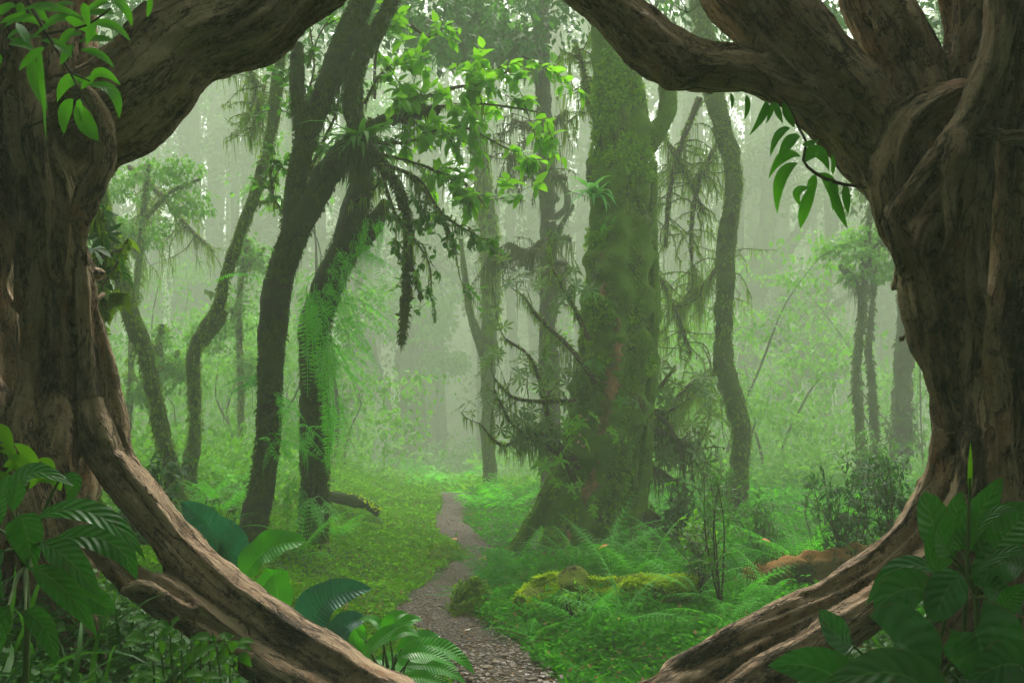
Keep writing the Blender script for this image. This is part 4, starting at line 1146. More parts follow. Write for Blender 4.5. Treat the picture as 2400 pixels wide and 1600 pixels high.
moss_curtain('dark drooping moss sheets hanging low beside the foot of the big trunk',
             [[(1500, 1000, 9), (1560, 1015, 8), (1630, 1060, 4)], [(1490, 1090, 8), (1540, 1100, 7), (1585, 1130, 4)], [(1520, 960, 7), (1570, 1000, 6), (1600, 1080, 4), (1606, 1190, 2)], [(1480, 1180, 8), (1540, 1210, 6), (1580, 1260, 3)]],
             11.3, 5, 'moss_deep', .4, 30, .9, 1.0, (.1, .42))
moss_curtain('grey green twig tangle draped in moss left of the hazy brown trunk',
             [[(1330, 420, 6), (1260, 400, 6), (1190, 360, 4)], [(1340, 560, 6), (1280, 560, 5), (1220, 600, 4), (1150, 590, 2)], [(1330, 620, 6), (1260, 600, 5), (1190, 570, 3)], [(1330, 260, 6), (1270, 300, 5), (1200, 280, 3)]], 14.6, 12, 'moss_deep', .8, 60)
moss_curtain('long pale moss beard hanging down the upper side of the big trunk',
             [[(1420, 60, 6), (1400, 140, 5), (1395, 240, 3)], [(1350, 100, 5), (1370, 180, 5), (1385, 260, 3)]], 11.6, 8, 'moss', .5, 90)
moss_curtain('mossy spray hanging below the thick limb of the fluted fig', [[(560, 120, 4), (600, 200, 4), (590, 260, 2)], [(620, 200, 4), (600, 280, 3), (585, 330, 2)]], 12.5, 9, 'moss', .6, 40)
moss_curtain('pale drooping mossy bough in the mist under the thick fig limb', [[(300, 390, 6), (370, 450, 6), (440, 530, 4), (500, 590, 2)], [(340, 430, 5), (340, 520, 4), (320, 580, 2)]], 16, 12, 'moss', .9, 60)

# light foliage in the mist on the left
def small_tree(label, stem, blobs, d, n, leaf, mat, name='understory_tree', seed=0):
    far = mossy_tree(label, stem, d, 'moss_slim', 'moss', 300, 60, None, seed, crown_extra(blobs, d, n, leaf, mat, 10), name, .02, (.1, .3), 8, 'tree', (.03, .08))
    return far
small_tree('airy understory tree with pale small leaves just under the thick fig limb', [[(300, 1060, 8), (310, 800, 8), (330, 560, 7), (350, 380, 5)], [(335, 520, 5), (400, 450, 4), (470, 420, 3)], [(325, 600, 5), (270, 540, 4), (230, 500, 3)]],
           [(300, 440, 70, 60), (400, 400, 80, 45), (260, 540, 60, 40), (340, 540, 70, 40), (450, 470, 60, 45)], 15, 620, (.05, .11), 'far_bright', seed=3)
small_tree('hazy leafy sapling between the crooked trunk and the leaning mossy tree', [[(560, 1100, 7), (565, 900, 7), (560, 720, 6), (580, 560, 5)], [(562, 760, 5), (520, 700, 4), (480, 680, 2)], [(570, 640, 4), (620, 580, 3)]],
           [(560, 720, 70, 60), (500, 780, 70, 45), (590, 600, 60, 50), (600, 860, 60, 50)], 17, 700, (.06, .13), 'far_bright', seed=4)
small_tree('hazy leafy sapling standing left of the crooked trunk', [[(360, 1090, 7), (372, 900, 6), (380, 760, 5)], [(372, 880, 4), (420, 820, 3)], [(376, 830, 4), (330, 780, 3)]],
           [(380, 820, 60, 50), (430, 880, 60, 45), (340, 900, 60, 50)], 15, 700, (.05, .12), 'far_bright', seed=5)
small_tree('dark leaved young tree growing at the edge of the fluted fig', [[(225, 1050, 10, 6.6), (235, 800, 9, 6.6), (232, 620, 8, 6.6), (240, 480, 6, 6.6)], [(233, 660, 5), (275, 600, 4), (300, 560, 2)], [(234, 720, 5), (270, 690, 4), (300, 690, 2)]],
           [(232, 530, 22, 60), (222, 680, 20, 60)], 6.6, 160, (.05, .1), 'leaf_dark', seed=6)
vine('dark rosettes of long leaves beside the fluted fig trunk', [[(200, 600, 4), (240, 590, 4), (285, 560, 3)], [(210, 690, 4), (250, 660, 4), (278, 610, 3)], [(205, 480, 4), (235, 480, 3), (250, 490, 2)]], 6.4, 'leaf_dark', RH, .15, 6, 0, .18, 'rosette_shrub', 'shrub', 9, 8)

# ------------------------------------------------------------------ ferns
def fern(label, px, py, n, size, mat='fern', kind='lace', d=None, lift=.55, spread=(0, 6.283), group=None, name='fern', dz=0.0):
    """a crown of arching fronds rooted on the ground at photo point (px, py)"""
    if d is None:
        d = 6.0
        for _ in range(40):
            zz = float(H((px - CX) / F * d, d)); d = (CZ - zz) * F / max(py - HY, 40) * .5 + d * .5
    p = P(px, py, d); p[2] = float(H(p[0], p[1])) + .03 + dz
    size = size * 1.55; lift = min(1.15, lift + .32)
    root = thing(name, label, 'fern', p, group)
    a0 = rng.random() * 6
    n = max(5, int(n * .8 + .5))
    for k in range(n):
        a = spread[0] + (k + rng.uniform(-.45, .45)) / n * (spread[1] - spread[0]) + (a0 if spread[1] > 6 else 0)
        el = lift + rng.uniform(-.4, .3)
        dr = np.array([math.cos(a) * math.cos(el), math.sin(a) * math.cos(el), math.sin(el)])
        frond_obj(root, dr, size * rng.uniform(.6, 1.15), mat, kind, (rng.normal(0, .25), rng.normal(0, .25), 1))
    return root
fern('wide pale fern with spreading lacy fronds against the foot of the big trunk', 1345, 1320, 8, .62, 'fern_pale', lift=.7, d=9.9)
fern('pointed upright fern at the right foot of the big trunk', 1425, 1335, 7, .52, 'fern_pale', lift=.8, d=9.4)
fern('tall light fern standing in front of the mossy log', 1450, 1490, 7, .48, 'fern_pale', lift=.85, d=7.1)
fern('lacy fern with fronds lying left in front of the mossy log', 1392, 1500, 6, .38, 'fern', lift=.5, d=7.0)
fern('broad arching fern on the far side of the bare streaked log', 1870, 1300, 10, .78, 'fern', lift=.6, d=8.9)
fern('spreading dark fern at the trail edge left of the mossy log', 1150, 1400, 9, .48, 'fern_deep', lift=.6, d=9.0)
fern('low dark fern overhanging the trail bend', 1105, 1432, 8, .34, 'fern_deep', lift=.5, d=8.2)
fern('dark fern rising behind the trail edge below the buttress root', 1205, 1358, 8, .5, 'fern_deep', lift=.7, d=9.4)
fern('small fern tucked under the left end of the mossy log', 1262, 1440, 6, .28, 'fern', lift=.5, d=7.6)
fern('bright fern under the spindly sapling', 1720, 1440, 8, .42, 'fern', lift=.55, d=7.4)
fern('bright flat fern in front of the bare streaked log', 1800, 1425, 8, .44, 'fern', lift=.4, d=7.3)
fern('bright fern tucked beside the braided fig root', 1700, 1490, 7, .34, 'fern', lift=.45, d=6.8)
fern('large mid green fern behind the spindly sapling', 1620, 1330, 9, .62, 'fern', lift=.65, d=9.0)
fern('leaning fern with one high frond right of the pointed fern', 1530, 1320, 8, .55, 'fern_pale', lift=.6, d=9.6)
fern('feathery fern behind the mossy log, near its middle', 1490, 1375, 7, .42, 'fern', lift=.6, d=8.7)
fern('fern growing at the right end of the mossy log', 1625, 1420, 8, .40, 'fern_pale', lift=.55, d=7.8)
fern('deep green fern in the gap left of the bare streaked log', 1740, 1340, 8, .56, 'fern_deep', lift=.65, d=9.0)
fern('small fern near the trail below the big trunk', 1240, 1500, 6, .24, 'fern', lift=.4, d=7.0)
fern('hazy fern on the far bank under the slim dark trunk', 1120, 1200, 9, .55, 'fern', 'lite', d=15.0)
fern('hazy fern beside the foot of the slim dark trunk', 1190, 1205, 9, .6, 'fern', 'lite', d=14.5)
fern('fern in front of the buttress root of the big trunk', 1215, 1315, 8, .46, 'fern', 'lace', d=10.0)
fern('misty fern left of the bulging trunk', 1000, 1110, 10, .9, 'fern', 'lite', d=22)
fern('misty fern right of the bulging trunk', 1060, 1105, 10, .9, 'fern', 'lite', d=23)
fern('fern at the foot of the fern hung trunk', 700, 1265, 9, .5, 'fern', 'lace', d=9.3)
fern('fern between the leaning mossy tree and the crooked trunk', 520, 1215, 10, .55, 'fern', 'lace', d=10.4)
fern('fern beside the foot of the crooked trunk', 470, 1180, 9, .55, 'fern', 'lite', d=11.0)
fern('fern at the foot of the thin trunk beside the fluted fig', 350, 1140, 10, .6, 'fern', 'lite', d=10.4)
fern('fern on the mossy bank right of the fern hung trunk', 790, 1240, 8, .34, 'fern', 'lace', d=10.4)
fern('fern high on the left slope behind the crooked trunk', 540, 1085, 10, .75, 'fern', 'lite', d=13.5)
fern('fern on the left slope behind the leaning mossy tree', 590, 1130, 10, .65, 'fern_pale', 'lite', d=12.5)
fern('dark fern hugging the buttress root of the fluted fig', 420, 1240, 9, .5, 'fern_deep', 'lace', d=8.4)

# ferns that grow on the trunks
def hanging_fern(label, px, py, d, n, size, mat, kind='hang', az=(-1.9, .6), pitch=(-1.2, -.2), name='hanging_fern', end=None):
    p = P(px, py, d)
    root = thing(name, label, 'fern', p)
    for k in range(n):
        a = rng.uniform(*az); e = rng.uniform(*pitch)
        dr = np.array([math.cos(a) * math.cos(e), math.sin(a) * math.cos(e), math.sin(e)])
        up = norm(np.array([math.cos(a), math.sin(a), .6]))
        o_ = rng.normal(0, .05, 3) + ((P(*end, d) - p) * rng.random() if end else 0)
        frond_obj(root, dr, size * rng.uniform(.55, 1.1), mat, kind, up, tuple(o_))
    return root
hanging_fern('long bright sword ferns pouring from the crook of the fern hung trunk', 850, 520, 9.6, 20, .6, 'fern', az=(-2.2, .5), pitch=(-1.4, -.1), end=(730, 720))
hanging_fern('bright fern hanging from the fork of the fern hung trunk, right side', 900, 470, 9.7, 14, .5, 'fern', az=(-1.8, .8), pitch=(-1.4, -.3), end=(840, 560))
hanging_fern('narrow bright fern hanging halfway down the fern hung trunk', 735, 690, 9.5, 10, .9, 'fern', az=(-1.8, -.4), pitch=(-1.5, -.7))
hanging_fern('wide spray of bright ferns on the outer side of the fern hung trunk', 850, 560, 9.6, 24, .7, 'fern', az=(-1.5, .7), pitch=(-1.4, -.1), end=(765, 880))
hanging_fern('bright fern spray below the fork of the fern hung trunk', 790, 640, 9.45, 12, .55, 'fern_pale', az=(-1.9, .3), pitch=(-1.5, -.4), end=(740, 860))
hanging_fern('drooping fern against the lower right of the fern hung trunk', 765, 830, 9.6, 9, .7, 'fern', az=(-1.6, .2), pitch=(-1.5, -.8))
hanging_fern('fern spilling over the base of the leaning mossy tree', 640, 1020, 8.9, 11, .55, 'fern', az=(-1.9, .4), pitch=(-1.2, .2))
hanging_fern('fern fanning across the base of the fern hung trunk', 720, 1010, 9.5, 11, .6, 'fern', az=(-1.8, .2), pitch=(-1.2, .3))
hanging_fern('bright fern tuft on the shin of the leaning mossy tree', 655, 930, 8.9, 8, .5, 'fern', az=(-1.6, .5), pitch=(-1.3, -.2))
hanging_fern('long fern drapes on the outer side of the fern hung trunk, low down', 770, 930, 9.6, 10, .7, 'fern', az=(-1.5, .3), pitch=(-1.5, -.7))
hanging_fern('pale fern spray at the foot of the fern hung trunk', 735, 1170, 9.4, 9, .5, 'fern_pale', az=(-2.2, -.2), pitch=(-1.2, .2))
hanging_fern('drooping fern near the ground between the two dark trunks', 690, 1130, 9.4, 10, .45, 'fern_deep', az=(-2.2, -.4), pitch=(-1.3, -.2))
hanging_fern('single arching sword fern reaching left from the leaning mossy tree', 632, 640, 9.1, 2, .55, 'fern', 'sword', az=(2.9, 3.2), pitch=(.25, .5))
hanging_fern('dark grassy fern tuft on the left of the leaning mossy tree', 600, 885, 9.1, 6, .42, 'fern_deep', 'sword', az=(2.4, 3.9), pitch=(-.9, .3))
hanging_fern('small fern clinging to the upper big trunk', 1425, 520, 10.6, 5, .22, 'fern', 'lace', az=(-2.4, -.8), pitch=(-1, .2))

BL = leaf_t(5, .055, 'blade', .25, 1.5)
def strap_tuft(label, px, py, d, n, L, mat='leaf_bright', name='strap_leaf_tuft'):
    mb = MB(); p = P(px, py, d)
    dr = rdir(n, .0, .9); dr[:, 1] = -abs(dr[:, 1])
    scatter(mb, BL, np.repeat(p[None], n, 0) + rng.normal(0, .02, (n, 3)), dr, np.array([0, 0, 1.]) + rdir(n) * .1, L * rng.uniform(.6, 1.1, n), 1.3)
    tag(mb.build(name, M[mat], None, p), label, 'plant')
strap_tuft('small bright strap leaf tuft on the big trunk, halfway up', 1390, 695, 10.55, 10, .3)
strap_tuft('thin grassy tuft on the left edge of the big trunk, high up', 1390, 460, 10.8, 22, .5, 'fern_pale')
strap_tuft('long grassy tuft in the fork of the leaning mossy tree', 845, 335, 9.0, 34, .6, 'leaf_mid')

def sprouts(label, px, py, d, n, size, mat='leaf_bright', leaf=None, spread=.16, name='leafy_sprig', flowers=False, cat='plant', up=.35):
    p = P(px, py, d)
    root = thing(name, label, cat, p)
    w, l_ = MB(), MB()
    for k in range(n):
        dr = norm(rdir(1, -.2, .8)[0] + np.array([0, -.5, up]))
        sprig(w, l_, p, dr, spread * rng.uniform(.5, 1.5), leaf or LA, size * .85, 0, .8, 0, .004, .3, 1.1, 5)
    w.build('stem', M['stem'], root); l_.build('leaves', M[mat], root)
    if flowers:
        for _ in range(3):
            f = MB(); b = p + rng.normal(0, .05, 3) + (0, -.08, .03)
            scatter(f, TRI3, np.repeat(b[None], 5, 0), rdir(5, -.2, .9), rdir(5), .035, .8)
            f.build('flower_bud', M['bud'], root)
    return root
sprouts('bright leafy sprig with small buds on the big trunk, the upper of two', 1365, 990, 10.3, 4, .15, flowers=True)
sprouts('bright leafy sprig with small buds on the big trunk, the lower of two', 1355, 1040, 10.3, 4, .14, flowers=True)
sprouts('green leafy sprig leaning off the left foot of the big trunk', 1290, 1100, 10.3, 5, .15, 'leaf_bright')
sprouts('glossy deep green rosette on the right face of the big trunk', 1462, 950, 10.4, 2, .13, 'leaf_mid')
sprouts('tiny round leaf creeper on the big trunk below the glossy rosette', 1430, 1025, 10.3, 5, .07)
sprouts('trailing leafy creeper low on the left face of the big trunk', 1325, 1150, 10.2, 7, .09)
sprouts('broad leaf creeper halfway up the big trunk', 1400, 860, 10.4, 4, .1, 'leaf_mid')
sprouts('small leaf creeper climbing the foot of the big trunk', 1370, 1190, 10.1, 6, .07)
sprouts('pale leafy twig at the very top beside the forking limb', 1610, 30, 5.6, 3, .07, 'leaf_bright')

# ------------------------------------------------------------------ logs
def log(label, stroke, d, bark, moss, n, name, seed, strip=None):
    p, r = px_stroke(stroke, d)
    for q, rr in zip(p, r): pass
    root = thing(name, label, 'log', p[0])
    w, ms = MB(), MB()
    c, rr = tube(w, p, r, 26, .03, .42, 6, seed, .06)
    w.build('log_body', M[bark], root)
    t = rdir(n, .0, 1.0); q, qr, tt = along(c, rr, n)
    t = norm(t - (t * tt).sum(1, keepdims=True) * tt)
    keep = fbm(q * 3 + t, 2, seed) > (-.6 if strip is None else strip)
    q, qr, t = q[keep], qr[keep], t[keep]
    cl = np.clip(1 + 1.1 * fbm(q * 5.5 + t * 1.5, 3, seed + 5), .35, 2.2)
    scatter(ms, TUFT, q + t * (qr * (.9 + .13 * cl))[:, None], norm(t + rdir(len(q)) * .9 + (0, 0, .2)), t, rng.uniform(.014, .04, len(q)) * cl, 1.7)
    ms.build('moss', M[moss], root)
    return root
log('fat log covered in yellow green moss lying right of the trail', [(1220, 1420, 20, 7.6), (1268, 1402, 38), (1330, 1386, 45), (1400, 1400, 34), (1480, 1390, 37), (1560, 1382, 28), (1635, 1376, 17)], 7.8, 'log_moss', 'moss_bright', 12000, 'mossy_log', 4)
log('fallen log with bare orange wood on top lying against the braided fig root', [(1745, 1352, 18), (1800, 1345, 28), (1880, 1332, 32), (1960, 1322, 32), (2050, 1300, 28), (2160, 1275, 26)], 8.1, 'log_wood', 'moss_deep', 1500, 'fallen_log', 6, .1)
log('low dark rotten log with a yellow moss cap on the bank left of the trail', [(745, 1158, 8), (790, 1166, 11), (850, 1178, 12), (890, 1200, 9)], 12.4, 'moss_dark', 'moss_bright', 700, 'rotten_log', 8, .25)
def boulder(label, px, py, d, rx, rz, mat, n, seed):
    p = P(px, py, d); p[2] = float(H(p[0], p[1]))
    root = thing('mossy_hummock', label, 'hummock', p)
    t = np.linspace(0, math.pi, 14); a = np.arange(22) / 22 * 2 * math.pi
    T, A = np.meshgrid(t, a, indexing='ij')
    dr = np.stack([np.sin(T) * np.cos(A), np.sin(T) * np.sin(A), np.cos(T)], -1)
    v = p + dr * (rx, rx * .8, rz) * (1 + .25 * fbm(dr * 2 + seed, 3, seed))[..., None]
    i = np.arange(13)[:, None] * 22; j = np.arange(22)[None]; jn = (j + 1) % 22
    b = MB(); b.add(v, np.stack([i + j, i + 22 + j, i + 22 + jn, i + jn], -1).reshape(-1, 4), dr)
    b.build('mound', M['moss_big'], root)
    m = MB(); k = rng.integers(0, 11, n); kk = rng.integers(0, 22, n)
    scatter(m, TUFT, v[k, kk] + rng.normal(0, .02, (n, 3)), norm(dr[k, kk] + rdir(n) * .8), dr[k, kk], rng.uniform(.025, .06, n), 2.0)
    m.build('moss', M[mat], root)
boulder('dark mossy hummock at the trail edge under the low dark fern', 1110, 1470, 8.0, .2, .2, 'moss', 900, 3)
boulder('yellow mossy hummock on the left bank beside the trail', 1050, 1318, 10.6, .22, .12, 'moss', 700, 5)

# ------------------------------------------------------------------ shrubs and saplings on the right
def shrub(label, px, py, d, w, h, n, leafsz, mat, leaf=LA, name='leafy_shrub', stems=7, cat='shrub', group=None):
    base = P(px, py, d); base[2] = float(H(base[0], base[1]))
    root = thing(name, label, cat, base, group)
    sw, lf = MB(), MB()
    for k in range(stems):
        a = rng.uniform(0, 6.28); top = base + np.array([math.cos(a) * w * rng.uniform(.1, 1), math.sin(a) * w * .6 * rng.uniform(.1, 1), h * rng.uniform(.6, 1.05)])
        mid = (base + top) / 2 + rng.normal(0, .05, 3) + (0, 0, h * .08)
        c, r = tube(sw, [base, mid, top], [.009, .006, .003], 5, .1, 0)
        for j in range(n):
            i = rng.integers(len(c) // 4, len(c))
            sprig(sw, lf, c[i], norm(rdir(1, -.1, 1)[0] + (0, 0, .3)), rng.uniform(.12, .3) * (h / .9) ** .5, leaf, leafsz, 9, .8, 0, .003, .4)
    sw.build('stem', M['twig'], root); lf.build('leaves', M[mat], root)
    return root
shrub('dense dark glossy shrub leaning on the braided fig root', 2110, 1290, 7.6, .45, 1.05, 13, .075, 'leaf_dark', stems=13)
shrub('dark glossy shrub with tall shoots left of the dense one', 1990, 1290, 8.2, .38, .95, 11, .075, 'leaf_dark', stems=11)
shrub('grey green shrub in front of the S curved trunk', 1790, 1300, 9.4, .4, .62, 10, .075, 'leaf_mid', stems=9)
shrub('spindly sapling with a bent brown stem before the bare streaked log', 1690, 1460, 7.5, .22, 1.0, 8, .07, 'leaf_mid', stems=4, name='sapling')
shrub('pale leaved shrub left of the spindly sapling', 1640, 1440, 7.9, .25, .55, 10, .07, 'rhodo', stems=6)
shrub('bright leaved sapling rising behind the mossy log end', 1640, 1330, 8.8, .2, .5, 7, .085, 'leaf_bright', OV, 'sapling', 4)
shrub('slender sapling in the mist between the shrubs and the leaning grey trunk', 1925, 1250, 10.5, .18, .8, 6, .08, 'leaf_mid', LA, 'sapling', 3)
shrub('small leafy plant growing out of the mossy log', 1345, 1440, 7.3, .12, .25, 6, .05, 'leaf_bright', OV, 'sapling', 4)
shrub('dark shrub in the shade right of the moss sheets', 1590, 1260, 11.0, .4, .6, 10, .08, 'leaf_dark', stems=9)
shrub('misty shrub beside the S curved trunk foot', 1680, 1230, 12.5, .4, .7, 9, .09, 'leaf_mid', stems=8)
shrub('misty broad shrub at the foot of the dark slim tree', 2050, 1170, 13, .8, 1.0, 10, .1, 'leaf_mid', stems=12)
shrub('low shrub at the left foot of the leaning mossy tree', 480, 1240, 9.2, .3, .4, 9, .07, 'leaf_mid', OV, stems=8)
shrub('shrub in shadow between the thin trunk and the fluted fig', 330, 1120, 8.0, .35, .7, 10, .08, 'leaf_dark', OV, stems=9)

# ------------------------------------------------------------------ big leaved plants close to the camera
def bez(a, b, c, n):
    t = np.linspace(0, 1, n + 1)[:, None]
    return a * (1 - t) ** 2 + 2 * b * t * (1 - t) + c * t ** 2
def big_leaf(root, base, mid, tip, w, mat, facing, shape='lance', n=14, m=4, fold=.25, wave=.05, label=None, rnd=None, name='leaf', petiole=None):
    """one leaf along a curve in space; FACING is roughly the direction its upper side looks"""
    c = bez(np.asarray(base), np.asarray(mid), np.asarray(tip), n)
    t = norm(np.gradient(c, axis=0)); z = np.asarray(facing, float)[None] - (t * np.asarray(facing)).sum(1, keepdims=True) * t
    z = norm(z); x = np.cross(t, z)
    T = np.linspace(0, 1, n + 1)
    ww = {'lance': np.sin(math.pi * T ** .8) ** .85, 'ovate': np.sin(math.pi * T ** .6) ** .7, 'oval': np.sin(math.pi * T ** .9) ** .55,
          'heart': np.where(T < .22, .62 + .38 * np.sin(T / .22 * math.pi / 2), np.cos((T - .22) / .78 * math.pi / 2) ** .8)}[shape]
    ww = np.maximum(ww, .01) * w / 2
    U = np.linspace(-1, 1, 2 * m + 1)
    ph = rng.random() * 6
    off = (fold * np.abs(U)[None] - .25 * fold * U[None] ** 2) * ww[:, None] + wave * ww[:, None] * np.sin(T * 15 + ph)[:, None] * np.abs(U)[None] ** 2 * np.sign(U + .3)[None]
    back = 0
    if shape == 'heart':   # lobes swept back past the stalk
        L = np.linalg.norm(c[-1] - c[0])
        back = -.34 * L * np.abs(U)[None] ** 1.3 * np.clip(1 - T / .3, 0, 1)[:, None]
    v = c[:, None] + x[:, None] * (U[None] * ww[:, None])[..., None] + z[:, None] * off[..., None] + (t[:, None] * back[..., None] if shape == 'heart' else 0)
    a = np.stack([np.broadcast_to(U[None], off.shape), np.broadcast_to(T[:, None], off.shape), np.full(off.shape, rng.random() if rnd is None else rnd)], -1)
    k = 2 * m + 1
    i = np.arange(n)[:, None] * k; j = np.arange(k - 1)[None]
    mb = MB(); mb.add(v, np.stack([i + j, i + j + 1, i + k + j + 1, i + k + j], -1).reshape(-1, 4), a)
    o = mb.build(name, M[mat], root)
    if label: o['label'] = label
    if petiole is not None:
        pm = MB(); q = np.asarray(petiole, float)
        tube(pm, [q, (q + c[0]) / 2 + (0, 0, .03), c[0]], [.009, .007, .004], 6, .05, 0)
        pm.build('stalk', M['stem'], o)
    return o

CAMDIR = np.array([0, -1.0, .55])
def pxleaf(root, b, mdl, t, w, d, mat, facing=None, shape='lance', dt=0.0, **kw):
    B, T_ = P(*b, d), P(*t, d + dt)
    Mi = P(*(mdl or ((b[0] + t[0]) / 2, (b[1] + t[1]) / 2 - 12)), d + dt * .3)
    if mdl: Mi = 2 * Mi - (B + T_) / 2
    return big_leaf(root, B, Mi, T_, w * d / F, mat, CAMDIR + rng.normal(0, .22, 3) if facing is None else np.asarray(facing), shape, **kw)

def plant(name, label, base, cat='plant'):
    return thing(name, label, cat, base)

# left: ribbed broad leaves in front of the buttress
pl = plant('broad_leaf_plant', 'dark ribbed broad leaf plant in front of the fluted fig root', P(60, 1420, 3.3))
st = P(60, 1330, 3.35)
for b, mdl, t, w, d, mt, sh in (
        ((30, 1200), (70, 1110), (172, 1140), 62, 3.35, 'broad_leaf', 'lance'), ((140, 1122), (172, 1135), (152, 1192), 44, 3.4, 'broad_leaf', 'lance'), ((48, 1205), (66, 1262), (76, 1340), 92, 3.2, 'broad_leaf', 'ovate'),
        ((85, 1212), (225, 1205), (340, 1310), 60, 3.25, 'broad_leaf', 'lance'), ((125, 1265), (255, 1270), (320, 1358), 72, 3.3, 'broad_leaf', 'lance'), ((95, 1272), (165, 1315), (236, 1402), 70, 3.15, 'broad_leaf', 'lance'),
        ((75, 1330), (155, 1385), (228, 1490), 66, 3.1, 'broad_leaf', 'lance'), ((-10, 1235), (2, 1170), (22, 1112), 56, 3.4, 'broad_leaf', 'ovate'), ((170, 1380), (230, 1410), (270, 1440), 60, 3.3, 'broad_leaf', 'lance'),
        ((10, 1290), (-10, 1340), (10, 1400), 60, 3.2, 'broad_leaf', 'ovate'), ((60, 1430), (110, 1480), (130, 1560), 60, 3.0, 'broad_leaf', 'ovate'), ((20, 1420), (0, 1480), (-10, 1560), 50, 3.0, 'broad_leaf', 'ovate')):
    pxleaf(pl, b, mdl, t, w, d, mt, None, sh, petiole=st)
sm_stem = MB(); tube(sm_stem, [P(60, 1600, 3.3), P(64, 1450, 3.33), P(58, 1320, 3.35), P(40, 1200, 3.4)], [.012, .011, .009, .005], 6, .05, 0)
sm_stem.build('stem', M['stem'], pl)
pl = plant('heart_leaf_creeper', 'yellow green heart leaf creeper sprawling at the base of the fluted fig', P(30, 1180, 3.7))
for b, mdl, t, w in (((45, 1062), (68, 1078), (96, 1108), 48), ((20, 1095), (36, 1090), (58, 1102), 34), ((-10, 1010), (10, 1020), (30, 1050), 40), ((100, 1085), (116, 1090), (128, 1112), 28), ((0, 1120), (20, 1130), (34, 1150), 34), ((120, 1120), (134, 1130), (142, 1150), 28), ((70, 1130), (90, 1120), (112, 1132), 30), ((10, 1050), (22, 1055), (40, 1075), 30)):
    pxleaf(pl, b, mdl, t, w, 3.7, 'leaf_bright', None, 'heart', n=8, m=2, petiole=P(30, 1180, 3.75))
pl = plant('nettle_plant', 'mid green nettle like plant at the bottom edge left of the buttress root', P(440, 1640, 3.6))
for k in range(90):
    b = np.array([rng.uniform(300, 560), rng.uniform(1450, 1640)])
    if b[0] > 470 and b[1] < 1480: b[1] += 40
    a = rng.uniform(0, 6.28); L = rng.uniform(22, 56)
    pxleaf(pl, tuple(b), None, (b[0] + math.cos(a) * L, b[1] + math.sin(a) * L * .5 + 6), rng.uniform(.4, .6) * L, rng.uniform(3.3, 4.0), 'leaf_mid', (rng.normal(0, .5), -.6, 1), 'ovate', n=6, m=2)
ns = MB()
for k in range(9):
    x = 360 + k * 22
    tube(ns, [P(x + 10, 1680, 3.75), P(x, 1560, 3.75), P(x - 8 + rng.uniform(-10, 10), 1480, 3.72)], [.005, .004, .002], 5, .05, 0)
ns.build('stem', M['stem'], pl)

# weeds and grass on the near banks: uncountable
g = MB()
for x0, x1, n in ((-2.6, -.75, 24000), (1.0, 2.6, 15000)):
    x = rng.uniform(x0, x1, n); y = rng.uniform(2.4, 5.2, n)
    z = H(x, y) + rng.random(n) ** 1.4 * .26
    scatter(g, TRI3, np.stack([x, y, z], -1), rdir(n, -.3, .8), (0, -.3, 1) + rdir(n) * .7, rng.uniform(.025, .06, n), rng.uniform(.8, 1.3, n))
x = np.concatenate([rng.uniform(-2.4, -.9, 800), rng.uniform(1.2, 2.5, 500)]); y = rng.uniform(2.6, 4.6, len(x))
scatter(g, leaf_t(6, .028, 'blade', .3, 1.5), np.stack([x, y, H(x, y)], -1), norm(rdir(len(x), .6, 1.0)), rdir(len(x)), rng.uniform(.25, .6, len(x)), rng.uniform(.6, 1.6, len(x)))
tag(g.build('weeds', M['weed']), 'dark tangle of weeds and grass blades on the near banks', 'weeds', None, 'stuff')

# right: elephant ears and ribbed leaves
pl = plant('elephant_ear', 'clump of dark elephant ear leaves at the bottom right corner', P(2130, 1640, 3.3))
for b, mdl, t, w, d, sh, lab, mt in (
        ((2096, 1508), (2140, 1540), (2178, 1640), 205, 3.15, 'heart', None, 'ear_leaf'), ((2285, 1478), (2300, 1530), (2296, 1620), 195, 3.25, 'heart', None, 'ear_leaf'),
        ((2000, 1512), (1962, 1490), (1920, 1428), 92, 3.4, 'oval', 'dark red tinged upright leaf', 'ear_leaf'), ((2150, 1600), (2060, 1575), (1925, 1612), 120, 3.0, 'heart', 'large lighter green leaf lying flat', 'leaf_mid_big'),
        ((1970, 1600), (1900, 1560), (1800, 1560), 110, 3.2, 'heart', None, 'ear_leaf'), ((2180, 1392), (2120, 1380), (2050, 1428), 96, 3.4, 'oval', None, 'ear_leaf'),
        ((2205, 1345), (2110, 1330), (2032, 1418), 52, 3.5, 'lance', None, 'ear_leaf'), ((2252, 1342), (2215, 1390), (2188, 1458), 92, 3.35, 'oval', None, 'ear_leaf'), ((2390, 1560), (2340, 1560), (2270, 1600), 120, 3.1, 'heart', None, 'ear_leaf')):
    if mt == 'leaf_mid_big' and mt not in M: M[mt] = leaf_mat('leaf_mid_big', (.03, .14, .02), (.05, .19, .03), .4, .3, 6, (.1, .26, .05), .4, .4)
    pxleaf(pl, b, mdl, t, w, d, mt, None, sh, label=lab, petiole=P(2150, 1700, 3.4))
pl = plant('ribbed_leaf_plant', 'tall plant with ribbed oval leaves in front of the braided fig trunk', P(2290, 1500, 3.7))
